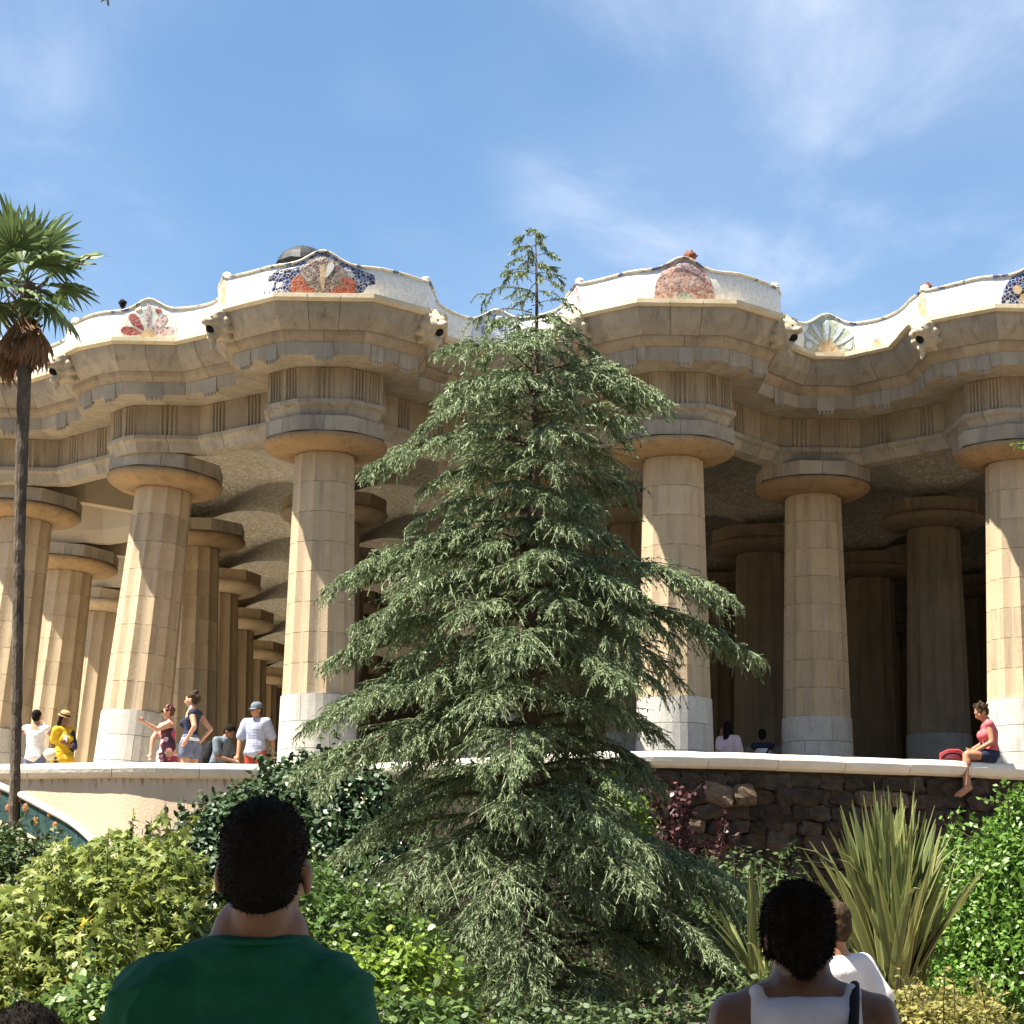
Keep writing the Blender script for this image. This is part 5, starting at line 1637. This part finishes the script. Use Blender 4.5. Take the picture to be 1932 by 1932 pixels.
    def hair(s, mat, style='short', voxel=.011):
        mb = MB(); k = s.k; E_ = Euler((s.hp,0,s.hy))
        mb.ell(s.hm((0,.022,.047)), (.083*k,.096*k,.088*k), E_, 18, 12)
        mb.ell(s.hm((0,.052,-.005)), (.072*k,.066*k,.080*k), E_, 14, 10)
        if style in ('bob','long'):
            for q in (-1,1): mb.capsule(s.hm((q*.07,.015,.03)), s.hm((q*.078,.02,-.09)), .030*k, .026*k)
            mb.capsule(s.hm((0,.06,0)), s.hm((0,.075,-.11 if style == 'bob' else -.26)), .075*k, .06*k)
        if style == 'bun':
            mb.ell(s.hm((0,.07,.115)), (.05*k,.05*k,.045*k), E_); mb.ell(s.hm((0,.10,.02)), (.06*k,.055*k,.075*k), E_)
        if style == 'pony':
            mb.ell(s.hm((0,.10,.06)), (.045*k,.05*k,.05*k), E_); mb.capsule(s.hm((0,.13,.05)), s.hm((0,.15,-.12)), .035*k, .018*k)
        if style == 'messy':
            r = random.Random(5)
            for q in range(16):
                a = r.uniform(0,6.28); b = r.uniform(-.3,1.2)
                d = Vector((math.cos(a)*math.cos(b)*.09, .02+math.sin(a)*math.cos(b)*.10, .04+math.sin(b)*.09))
                if d.y < -.06 and d.z < .05: continue
                mb.capsule(s.hm(d*.9), s.hm(d*1.22), .028*k, .012*k, 7)
        return s.wear('hair', mb, mat, voxel, 2, lambda p: .006*noise.noise(p*42))
def mbn(): return MB()
def spot(px, py, Y):
    p = at(px, py, Y); return Vector((p.x, p.y, FLOOR)), p.z - FLOOR
GRP = 'visitors on the hall terrace'
WHITE = cloth('white cotton', (.74,.72,.74), (.66,.64,.68)); YEL = cloth('mustard yellow cotton', (.62,.40,.035), (.52,.32,.02)); NAVY = cloth('navy cotton', (.018,.022,.045), (.03,.035,.07))
DENIM = cloth('washed denim', (.10,.12,.20), (.16,.18,.27)); LBLUE = cloth('pale blue shirt', (.33,.36,.48), (.28,.31,.43)); RED = cloth('brick red trousers', (.36,.065,.035), (.30,.05,.03))
GREY = cloth('grey blue tee', (.16,.20,.24), (.12,.15,.19)); BLACK = cloth('black cloth', (.012,.012,.016)); PINK = cloth('coral pink top', (.62,.14,.15), (.56,.11,.13)); STRAW = cloth('woven straw', (.48,.32,.15), (.36,.22,.09), .9, 60)
FLORAL = floral(); CREAM = cloth('cream leather', (.60,.55,.42)); SHOE = cloth('dark shoes', (.05,.045,.04))
def hat(f, mat, band, brim=.125, h=.10, tilt=0.0, peak=False, z=.065):
    mb = MB(); k = f.k; n = 24
    def ring(r, zz, e=1.0): return [f.hm((r*math.cos(2*math.pi*i/n), .015 + r*e*math.sin(2*math.pi*i/n), zz)) for i in range(n)]
    rs = [ring(brim,z-.006,1.08), ring(brim,z,1.08), ring(.094,z+.008,1.12), ring(.090,z+.05,1.12), ring(.080,z+h*.85,1.1), ring(.05,z+h,1.1), ring(.004,z+h*.96)]
    rs = [ring(.088,z-.01,1.12)] + rs
    if peak: rs = [ring(.092,z-.02,1.12), ring(.093,z,1.12), ring(.090,z+.03,1.12), ring(.075,z+h*.75,1.1), ring(.045,z+h,1.1), ring(.004,z+h)]
    v = [p for r in rs for p in r]; fc = [(j*n+i, j*n+(i+1)%n, (j+1)*n+(i+1)%n, (j+1)*n+i) for j in range(len(rs)-1) for i in range(n)]
    mb.add(v, fc)
    if peak:
        m = 9; a = [f.hm((.085*math.sin(t), .015-.10*math.cos(t), z-.012)) for t in (R(-60+120*i/(m-1)) for i in range(m))]; b = [f.hm((.082*math.sin(t), .0-.165*math.cos(t)*(.75+.25*math.cos(t)), z-.03)) for t in (R(-60+120*i/(m-1)) for i in range(m))]
        mb.add(a+b, [(i,i+1,m+i+1,m+i) for i in range(m-1)])
    o = f.raw('hat', mb, mat)
    if band:
        mb = MB(); rr = [ring(.0965,z+.010,1.12), ring(.0945,z+.040,1.12)]
        mb.add(rr[0]+rr[1], [(i,(i+1)%n,n+(i+1)%n,n+i) for i in range(n)]); b = f.raw('hat_band', mb, band); b.parent = o
    return o

# 1 man in white tank top, seen from behind, arms raised to his face
loc, h = spot(70, 1340, 36.3)
f = Fig(loc, h, R(172), {'elA': (-.34,-.05,1.30), 'wrA': (-.15,.16,1.47), 'elB': (.30,.05,1.28), 'wrB': (.13,.18,1.48)}, R(172))
f.body('man in white tank top from behind, hands raised to his face, beside the palm trunk', SKIN['tan'], group=GRP)
mb = MB(); f.torso(mb, .022, 0, .80); mb.ell(f.w((0,0,.93)), (.20*f.k,.15*f.k,.10*f.k)); mb.capsule(f.w((-.10,.05,1.42)), f.w((-.09,.04,1.30)), .045*f.k, .05*f.k); mb.capsule(f.w((.10,.05,1.42)), f.w((.09,.04,1.30)), .045*f.k, .05*f.k)
f.wear('tank_top', mb, WHITE, .014, 4, lambda p: .008*noise.noise(p*9)); mb = MB(); f.leg(mb,'A',.02,1.0); f.leg(mb,'B',.02,1.0); f.wear('shorts', mb, DENIM); f.hair(HAIR['black'])
# 2 woman in yellow top with straw hat looking at a phone
loc, h = spot(122, 1338, 35.6); h /= 1.04
f = Fig(loc, h, R(48), {'elA': (-.20,.0,1.12), 'wrA': (.03,-.13,1.20), 'elB': (.20,-.02,1.12), 'wrB': (.08,-.17,1.17)}, R(55), R(22), True)
f.body('woman in mustard yellow top and banded straw hat looking down at her phone', SKIN['brown'], group=GRP)
mb = MB(); f.torso(mb, .030, 0, .82); f.arm(mb,'A',.03,.55); mb.ell(f.w((0,0,.88)), (.23*f.k,.18*f.k,.18*f.k)); f.wear('top', mb, YEL, .014, 4, lambda p: .010*noise.noise(p*8))
mb = MB(); f.arm(mb,'B',.022,.95); mb.ell(f.w((.17,.02,1.18)), (.06*f.k,.07*f.k,.16*f.k)); f.wear('sleeve', mb, NAVY); mb = MB(); f.leg(mb,'A',.02,1.9); f.leg(mb,'B',.02,1.9); f.wear('trousers', mb, NAVY)
f.hair(HAIR['black'], 'bob'); hat(f, STRAW, BLACK)
mb = MB(); mb.box(tuple(f.w((.04,-.21,1.20))), tuple(f.w((.11,-.20,1.33)))); f.raw('phone', mb, WHITE, False)
p = f.w((-.20,-.12,.98)); mb = MB(); mb.ell(p, (.12,.07,.10)); me = bmesh_remesh(mb, .015, 2); me.materials.append(CREAM)
o = bpy.data.objects.new('handbag', me); COL.objects.link(o); setp(o, 'cream handbag at the hip of the woman in yellow', 'bag')
# 3 woman in floral dress reaching out to the left
loc, h = spot(318, 1331, 34.6)
f = Fig(loc, h, R(-62), {'elA': (-.16,-.20,1.30), 'wrA': (-.37,-.34,1.42), 'elB': (-.26,-.02,1.15), 'wrB': (-.27,-.10,.90), 'shA': (.02,-.16,1.40), 'shB': (-.13,.12,1.40)}, R(-75), 0, True, 1.16)
f.body('auburn-haired woman in strapless floral dress pointing an arm to the left', SKIN['fair'], group=GRP)
mb = MB(); f.torso(mb, .018, 0, .70)
for k in range(6): mb.ell(f.w((0,0,.90-.09*k)), ((.20+.018*k)*f.k, (.17+.018*k)*f.k, .09*f.k))
f.wear('dress', mb, FLORAL, .014, 4, lambda p: .010*noise.noise(p*9)); f.hair(HAIR['auburn'], 'messy'); f.eyes()
mb = MB(); mb.box(tuple(f.hm((-.062,-.101,-.008))), tuple(f.hm((.062,-.091,.022)))); f.raw('glasses', mb, BLACK, False)
# 4 woman in navy top, hands on hips
loc, h = spot(362, 1306, 34.25)
f = Fig(loc, h, R(-128), {'elA': (.09,-.24,1.18), 'wrA': (-.02,-.20,1.00), 'elB': (.30,.10,1.17), 'wrB': (.16,.05,.99), 'shA': (.03,-.13,1.40), 'shB': (.11,.10,1.40)}, R(-100), 0, True)
f.body('woman in navy strapless top and short shorts, hands on her hips, looking left', SKIN['fair'], group=GRP)
mb = MB(); f.torso(mb, .016, .18, .72); f.wear('top', mb, NAVY); mb = MB(); f.torso(mb, .020, 0, .22); f.leg(mb,'A',.024,.34); f.leg(mb,'B',.024,.34); f.wear('shorts', mb, DENIM)
mb = MB(); f.torso(mb, .028, .05, .12); f.wear('belt', mb, WHITE); f.hair(HAIR['brown'], 'bun'); f.eyes()
# 5 stooping man with backpack
loc, _ = spot(418, 1368, 36.8)
f = Fig(loc, 1.74, R(-70), {'pel': (-.05,0,.82), 'chest': (.02,-.05,1.09), 'neck': (.09,-.08,1.24), 'head': (.15,-.10,1.34), 'shA': (-.05,-.20,1.19), 'shB': (.10,.12,1.19), 'elA': (-.02,-.24,.92), 'wrA': (.21,-.26,.86), 'elB': (.2,.10,.94), 'wrB': (.28,-.12,.88), 'hiA': (-.08,-.08,.80), 'hiB': (-.04,.09,.80), 'knA': (.12,-.12,.48), 'knB': (.12,.10,.48), 'anA': (.0,-.1,.085), 'anB': (.0,.1,.085)}, R(60), R(38))
f.body('stooping man in grey-blue tee with black backpack, in the shade of the hall', SKIN['brown'], group=GRP)
mb = MB(); f.torso(mb, .022, 0, .92); f.arm(mb,'A',.02,.7); f.arm(mb,'B',.02,.7); f.wear('tee', mb, GREY); mb = MB(); f.leg(mb,'A',.02,1.95); f.leg(mb,'B',.02,1.95); f.wear('trousers', mb, NAVY)
f.hair(HAIR['black'])
mb = MB(); mb.ell(f.w((-.19,.04,1.00)), (.10,.13,.22)); mb.ell(f.w((-.26,.04,.93)), (.06,.10,.13)); f.wear('backpack', mb, BLACK)
mb = MB(); mb.tube([f.w((-.17,-.10,1.14)), f.w((-.05,-.19,1.24)), f.w((.05,-.21,1.14)), f.w((.0,-.2,.95))], .018*f.k, 6); f.raw('strap', mb, BLACK)
# 6 man in cap, pale shirt and red trousers
loc, h = spot(484, 1322, 35.9); h /= 1.02
f = Fig(loc, h, R(-18), {'wrA': (-.275,-.06,.90), 'wrB': (.29,-.02,.90), 'elA': (-.265,.03,1.14), 'elB': (.275,.04,1.14)}, R(-42), R(6))
f.body('man in grey cap, pale blue shirt and brick red trousers beside the big column', SKIN['tan'], group=GRP)
mb = MB(); f.torso(mb, .030, 0, .92); f.arm(mb,'A',.03,.75); f.arm(mb,'B',.03,.75); mb.ell(f.w((0,0,.93)), (.205*f.k,.15*f.k,.10*f.k)); f.wear('shirt', mb, LBLUE, .013, 3, lambda p: .009*noise.noise(p*11))
mb = MB(); f.leg(mb,'A',.022,1.97); f.leg(mb,'B',.022,1.97); f.torso(mb, .016, 0, .12); f.wear('trousers', mb, RED); f.hair(HAIR['brown']); f.eyes(); hat(f, GREY, None, peak=True, h=.085, z=.05)
# 7, 8 two visitors further in, by the right columns
loc, h = spot(1374, 1362, 37.8)
f = Fig(loc, h, R(150), {'elA': (-.18,-.10,1.22), 'wrA': (-.12,.05,1.52)}, R(140), 0, True)
f.body('woman in pale pink blouse with long hair just behind the coping, right of the column', SKIN['tan'], group=GRP)
mb = MB(); f.torso(mb, .030, 0, .90); f.arm(mb,'A',.03,.8); f.arm(mb,'B',.03,.8); f.wear('blouse', mb, cloth('pale pink blouse', (.66,.54,.58), (.60,.44,.50), .85, 8)); mb = MB(); f.leg(mb,'A',.02,1.9); f.leg(mb,'B',.02,1.9); f.wear('trousers', mb, NAVY); f.hair(HAIR['black'], 'long')
loc, h = spot(1438, 1377, 38.2)
f = Fig(loc, h, R(176), {}, R(170), R(4), True)
f.body('dark-haired visitor in white top with dark shoulder strap, seen from behind', SKIN['brown'], group=GRP)
mb = MB(); f.torso(mb, .024, 0, .86); f.wear('top', mb, WHITE); mb = MB(); f.leg(mb,'A',.02,1.9); f.leg(mb,'B',.02,1.9); f.wear('trousers', mb, NAVY); f.hair(HAIR['black'], 'pony')
mb = MB(); f.torso(mb, .030, .80, .92); f.wear('collar', mb, NAVY)
mb = MB(); mb.tube([f.w((.15,-.14,1.42)), f.w((.05,-.15,1.25)), f.w((-.12,-.14,1.05))], .02*f.k, 6); f.raw('strap', mb, BLACK)
# 9 woman sitting on the coping, legs hanging outside
sp_ = at(1868, 1436, 33.05)
k_ = 1.0
bx_, bz_ = sp_.x, ZCOP - .93
f = Fig((sp_.x, edge(s_of_x(sp_.x))[0].y + .20, ZCOP + .09 - .93*1.06), 1.855, R(-82),
    {'pel': (0,0,.95), 'chest': (.0,-.02,1.25), 'neck': (-.045,-.03,1.43), 'head': (-.115,-.04,1.555), 'shA': (-.03,-.14,1.375), 'shB': (-.02,.12,1.375),
     'elA': (-.01,-.20,1.12), 'wrA': (-.24,-.22,1.00), 'elB': (-.08,.12,1.12), 'wrB': (-.27,.0,1.02), 'hiA': (-.02,-.09,.93), 'hiB': (-.02,.08,.93),
     'knA': (-.40,-.30,.93), 'knB': (-.38,-.16,.93), 'anA': (-.45,-.40,.50), 'anB': (-.40,-.36,.50)}, R(-76), R(30), True)
f.toe = {'A': Vector((-.8,-.3,-.4)).normalized(), 'B': Vector((-.75,-.4,-.45)).normalized()}
f.body('barefoot woman in coral pink top and dark shorts sitting on the white coping', SKIN['tan'], group=GRP)
mb = MB(); f.torso(mb, .018, .06, .84); f.wear('top', mb, PINK, .012, 3); mb = MB(); f.torso(mb, .022, 0, .10); f.leg(mb,'A',.022,.32); f.leg(mb,'B',.022,.32); f.wear('shorts', mb, NAVY); f.hair(HAIR['brown'], 'messy')
# dark red bag standing behind the coping
p = at(1797, 1413, 33.5); p0, nr = edge(s_of_x(p.x)); c = Vector((p0.x + nr.x*.32, p0.y + nr.y*.32, ZCOP))
BAG = empty('backpack', c, 'dark red backpack lying on the coping left of the seated woman', 'bag')
mb = MB(); mb.ell(c + Vector((0,0,.075)), (.19,.11,.085), None, 16, 10); mb.ell(c + Vector((0,0,.05)), (.20,.12,.06), None, 16, 8); me = bmesh_remesh(mb, .012, 3); me.materials.append(cloth('maroon nylon', (.10,.012,.018), (.07,.01,.014), .6))
inst('body', me, Matrix.Identity(4), BAG)
mb = MB(); mb.tube([c + Vector((-.19,-.06,.02)), c + Vector((-.185,-.08,.12)), c + Vector((-.06,-.09,.172)), c + Vector((.08,-.09,.172)), c + Vector((.185,-.08,.11)), c + Vector((.195,-.06,.02))], .016, 8); mb.build('piping', cloth('red trim', (.42,.05,.06)), BAG, True)

# ------------------------------------------------------------------ visitors up on the roof, mostly hidden by the bench
def roof_person(px, py, inset, label, hair, skin, top, style='short', face=R(180), sit=True):
    """someone whose head shows above the bench at (px, py)"""
    best = min(range(NS), key=lambda i: abs(_px(BC[i] + BN[i]*inset, 12.1) - px))
    q = BC[best] + BN[best]*inset; w = W(q.x, q.y, 11.655)
    p = at(px, py, w.y); H = p.z - 11.655
    f = Fig((p.x, w.y, p.z - 1.32 if sit else 11.655), 1.72 if sit else H, face, None, face, 0, True) if not sit else None
    if sit:
        z0 = p.z - .88
        f = Fig((p.x, w.y, p.z - 1.74), 1.74, face, {'knA': (-.12,.42,.93), 'knB': (.12,.42,.93), 'anA': (-.12,.44,.52), 'anB': (.12,.44,.52)}, face, 0, True)
    f.body(label, skin, .02, 'visitors on the roof behind the bench', feet=False, smooth=2)
    mb = MB(); f.torso(mb, .02, 0, .9); f.arm(mb,'A',.02,.8); f.arm(mb,'B',.02,.8); f.wear('top', mb, top, .02); f.hair(hair, style, .014)
    mb = MB(); f.leg(mb,'A',.02,1.9); f.leg(mb,'B',.02,1.9); f.wear('trousers', mb, NAVY, .02)
    return f
def _px(q, z):
    w = W(q.x, q.y, z); d = w.y*_c + (z-CAM_Z)*_s
    return 966 + F_PX*w.x/d
roof_person(232, 567, .36, 'dark-haired visitor whose head tops the bench left of the palmette tile', HAIR['black'], SKIN['brown'], BLACK, 'messy')
roof_person(148, 622, .36, 'brown-haired visitor whose head shows by the bench knob near the palm', HAIR['brown'], SKIN['tan'], RED, 'messy')
roof_person(1303, 476, .34, 'copper-haired visitor leaning on the bench hump above the pink tile dome', HAIR['ginger'], SKIN['fair'], cloth('rust top', (.40,.12,.06)), 'messy')
roof_person(1748, 536, .34, 'visitor in orange leaning over the bench by the striped end tile', HAIR['ginger'], SKIN['fair'], cloth('orange top', (.60,.26,.12)), 'messy')
roof_person(441, 530, .34, 'dark-haired visitor beside the left end knob of the blue-tiled bench bay', HAIR['black'], SKIN['brown'], NAVY, 'short')
fu = roof_person(585, 488, .75, 'visitor holding the black umbrella, hidden behind the humped bench', HAIR['black'], SKIN['brown'], BLACK, 'short')
# umbrella
c = at(571, 497, fu.loc.y); UMB = empty('umbrella', c + Vector((.02,0,-.6)), 'open black umbrella showing above the blue-tiled hump of the bench', 'umbrella')
M['umb'] = cloth('black umbrella cloth', (.035,.037,.042), None, .55)
v, fcs = [], []; n = 8; K = 6; RU = .44; HU = .27
for k in range(K+1):
    q = k/K
    for i in range(n*2):
        a = math.pi*i/n; sc_ = 1 - (.055*q if i % 2 else 0)
        v.append(c + Vector((RU*math.sin(q*1.35)/math.sin(1.35)*math.cos(a)*sc_, RU*math.sin(q*1.35)/math.sin(1.35)*math.sin(a)*sc_, HU*(math.cos(q*1.35)-math.cos(1.35))/(1-math.cos(1.35)) - (.03*q*q if i % 2 == 0 else 0))))
for k in range(K):
    for i in range(n*2): fcs.append((k*2*n+i, k*2*n+(i+1)%(2*n), (k+1)*2*n+(i+1)%(2*n), (k+1)*2*n+i))
mk('canopy', v, fcs, M['umb'], UMB)
mb = MB(); mb.tube([c + Vector((0,0,HU+.04)), c + Vector((.02,0,-.6))], .008, 6); mb.build('shaft', M['umb'], UMB)
mb = MB()
for i in range(n):
    a = 2*math.pi*i/n; mb.tube([c + Vector((0,0,HU-.02)), c + Vector((RU*.6*math.cos(a),RU*.6*math.sin(a),HU*.62-.01)), c + Vector((RU*math.cos(a),RU*math.sin(a),-.03))], .004, 4)
mb.build('ribs', M['umb'], UMB)

# ------------------------------------------------------------------ people in the foreground, in the shade
GFG = 'people in the foreground'
def strands(f, hair_o, mat, n, ln, seed):
    """short hair standing off the scalp, for a soft outline"""
    r = np.random.default_rng(seed); me = hair_o.data; m = len(me.vertices)
    co = np.empty(m*3, dtype=np.float32); me.vertices.foreach_get('co', co); co = co.reshape(-1,3)
    no = np.empty(m*3, dtype=np.float32); me.vertices.foreach_get('normal', no); no = no.reshape(-1,3)
    i = r.integers(0, m, n); P = co[i] + r.normal(0, .002, (n,3)) - no[i]*.002
    d = norm(no[i] + r.normal(0, .45, (n,3)) + np.array([0,0,-.25]))
    s_ = norm(np.cross(d, r.normal(0,1,(n,3))))*.0010
    V = np.stack([P - s_, P + s_, P + d*(ln*r.uniform(.5,1.2,n))[:,None]], axis=1).reshape(-1,3)
    o = np_obj('hair_strands', V, np.arange(3*n).reshape(-1,3), mat); o.parent = f.o; setp(o, kind='stuff')
    return o
def fold(c, amp, sc1):
    def g_(p):
        q = Vector((p.x*sc1[0], p.y*sc1[1], p.z*sc1[2]))
        return amp*(noise.noise(q) + .5*noise.noise(q*2.1 + c))
    return g_
def crease(p):
    # long soft pulls across the back and sharper creases running in to the sleeves
    a = 1 - abs(noise.noise(Vector((p.x*5 + p.z*6, p.y*5, p.z*5 - p.x*3))))
    b = 1 - abs(noise.noise(Vector((p.x*11 - p.z*16 + 4, p.y*9, p.z*9 + p.x*12))))
    e = min(1.0, max(0.0, (abs(p.x) - .07) / .12))
    return .011*(a**4 - .5) + .010*e*(b**6 - .4) + .002*noise.noise(p*30)
# man in green T-shirt
p = at(498, 1521, 4.12)
f = Fig((p.x, p.y, 0), p.z/1.0 + .0, R(180), {'shA': (-.178,.0,1.41), 'shB': (.122,.0,1.41), 'elA': (-.232,.02,1.08), 'elB': (.178,.02,1.08), 'head': (.004,.0,1.635), 'neck': (-.004,.02,1.525), 'chest': (-.03,.01,1.28), 'pel': (-.03,0,.95)}, R(176), R(2), False, 1.04)
f.body('man with cropped black hair in a dark green T-shirt, seen from behind', SKIN['brown'], .0075, GFG, smooth=5)
GREEN = cloth('dark green jersey', (.007,.088,.047), (.006,.072,.038), .85, 30, .1)
mb = MB(); f.torso(mb, .020, 0, .94); f.arm(mb,'A',.030,.80); f.arm(mb,'B',.030,.80); mb.ell(f.w((0,0,.93)), (.21*f.k,.16*f.k,.12*f.k))
f.wear('t_shirt', mb, GREEN, .009, 14, crease)
mb = MB(); cn = f.w((-.004,.012,1.524)); mb.tube([cn + Vector((.084*math.cos(t)*f.k, .080*math.sin(t)*f.k, (.012*math.sin(t) - .006*math.cos(t)**2)*f.k)) for t in (2*math.pi*q/28 for q in range(29))], .0065, 8, False); f.raw('collar', mb, GREEN)
mb = MB(); f.leg(mb,'A',.024,1.2); f.leg(mb,'B',.024,1.2); f.torso(mb, .012, 0, .1); f.wear('shorts', mb, DENIM)
mb = MB(); f.foot(mb,'A',.01); f.foot(mb,'B',.01); f.wear('shoes', mb, SHOE)
mb = MB(); k = f.k; E_ = Euler((f.hp,0,f.hy))
mb.ell(f.hm((0,.018,.040)), (.0785*k,.0975*k,.0895*k), E_, 24, 16); mb.ell(f.hm((0,.044,.0)), (.072*k,.072*k,.080*k), E_, 20, 14)
ho = f.wear('hair', mb, HAIR['black'], .0065, 5); strands(f, ho, HAIR['black'], 12000, .008, 3)
# woman in white tank top
p = at(1510, 1668, 5.5)
f = Fig((p.x, p.y, 0), p.z + .0, R(180), {'neck': (.0,.02,1.53), 'head': (-.012,.0,1.622), 'shA': (-.178,.0,1.43), 'shB': (.178,.0,1.43)}, R(186), R(6), True, 1.08)
f.body('woman with short dark hair in a white tank top, seen from behind', SKIN['deep'], .0075, GFG, smooth=5)
mb = MB(); f.torso(mb, .022, 0, .88, False); mb.ell(f.w((0,.055,1.36)), (.14*f.k,.05*f.k,.08*f.k))
for q in (-1, 1): mb.capsule(f.w((q*.10,-.075,1.30)), f.w((q*.118,-.02,1.487)), .040*f.k, .024*f.k); mb.capsule(f.w((q*.118,-.02,1.487)), f.w((q*.09,.075,1.33)), .022*f.k, .03*f.k)
f.wear('tank_top', mb, cloth('white ribbed cotton', (.50,.48,.56), (.46,.44,.52)), .0085, 4, fold(Vector((5,2,1)), .006, (10,10,5)))
mb = MB(); f.leg(mb,'A',.02,1.9); f.leg(mb,'B',.02,1.9); f.torso(mb, .012, 0, .12); f.wear('trousers', mb, NAVY); mb = MB(); f.foot(mb,'A',.01); f.foot(mb,'B',.01); f.wear('shoes', mb, SHOE)
mb = MB(); k = f.k; E_ = Euler((f.hp,0,f.hy))
mb.ell(f.hm((0,.020,.042)), (.087*k,.104*k,.092*k), E_, 24, 16); mb.ell(f.hm((0,.050,-.005)), (.080*k,.080*k,.085*k), E_, 20, 14)
for q in (-1, 1): mb.capsule(f.hm((q*.068,.0,.02)), f.hm((q*.074,.01,-.045)), .026*k, .014*k)
mb.capsule(f.hm((0,.055,-.04)), f.hm((0,.058,-.075)), .055*k, .034*k)
ho = f.wear('hair', mb, HAIR['black'], .0065, 4, lambda q: .004*noise.noise(q*45)); strands(f, ho, HAIR['black'], 14000, .016, 4)
mb = MB(); pts = [f.w((.06,-.17,1.20)), f.w((.10,-.125,1.36)), f.w((.125,-.03,1.505)), f.w((.13,.035,1.50)), f.w((.12,.125,1.36)), f.w((.07,.155,1.15)), f.w((-.02,.165,1.0))]
mb.tube(chaikin(pts, 2), .013*f.k, 8); f.raw('bag_strap', mb, BLACK)
# person in white T-shirt with a teal backpack, partly behind her
p = at(1570, 1704, 12.0)
f = Fig((p.x, p.y, 0), p.z, R(215), {'elB': (.29,.0,1.14), 'wrB': (.33,-.10,.90)}, R(215), R(5), False, 1.0)
f.body('person in a white T-shirt half hidden behind the woman in the tank top', SKIN['tan'], .012, GFG)
mb = MB(); f.torso(mb, .020, 0, .93); f.arm(mb,'A',.024,.55); f.arm(mb,'B',.024,.55); f.wear('t_shirt', mb, WHITE, .013, 4, lambda q: .008*noise.noise(q*10)); mb = MB(); f.leg(mb,'A',.02,1.4); f.leg(mb,'B',.02,1.4); f.wear('shorts', mb, DENIM); f.hair(HAIR['brown'])
mb = MB(); mb.ell(f.w((-.10,-.14,1.10)), (.13,.09,.20)); mb.ell(f.w((-.12,-.20,1.02)), (.09,.06,.12)); f.wear('backpack', mb, cloth('teal nylon', (.03,.15,.16), (.02,.11,.13), .6), .014)
# curly head at the bottom left corner
p = at(55, 1893, 5.6)
f = Fig((p.x, p.y, 0), p.z - .03, R(180), {}, R(180), 0, True)
f.body('person with curly dark hair at the bottom left corner', SKIN['brown'], .012, GFG)
mb = MB(); f.torso(mb, .022, 0, .9); f.arm(mb,'A',.024,.8); f.arm(mb,'B',.024,.8); f.wear('top', mb, NAVY); mb = MB(); f.leg(mb,'A',.02,1.9); f.leg(mb,'B',.02,1.9); f.wear('trousers', mb, BLACK)
mb = MB(); rr_ = random.Random(8)
for q in range(150):
    a = rr_.uniform(0,6.283); b = rr_.uniform(-.6,1.45); d = Vector((math.cos(a)*math.cos(b)*.105, .02+math.sin(a)*math.cos(b)*.115, .035+math.sin(b)*.105))
    if d.y < -.07 and d.z < .04: continue
    mb.ell(f.hm(d), (.018,.018,.018), None, 8, 6)
mb.ell(f.hm((0,.02,.03)), (.098,.108,.098)); ho = f.wear('hair', mb, HAIR['black'], .008, 1); strands(f, ho, HAIR['black'], 9000, .014, 6)
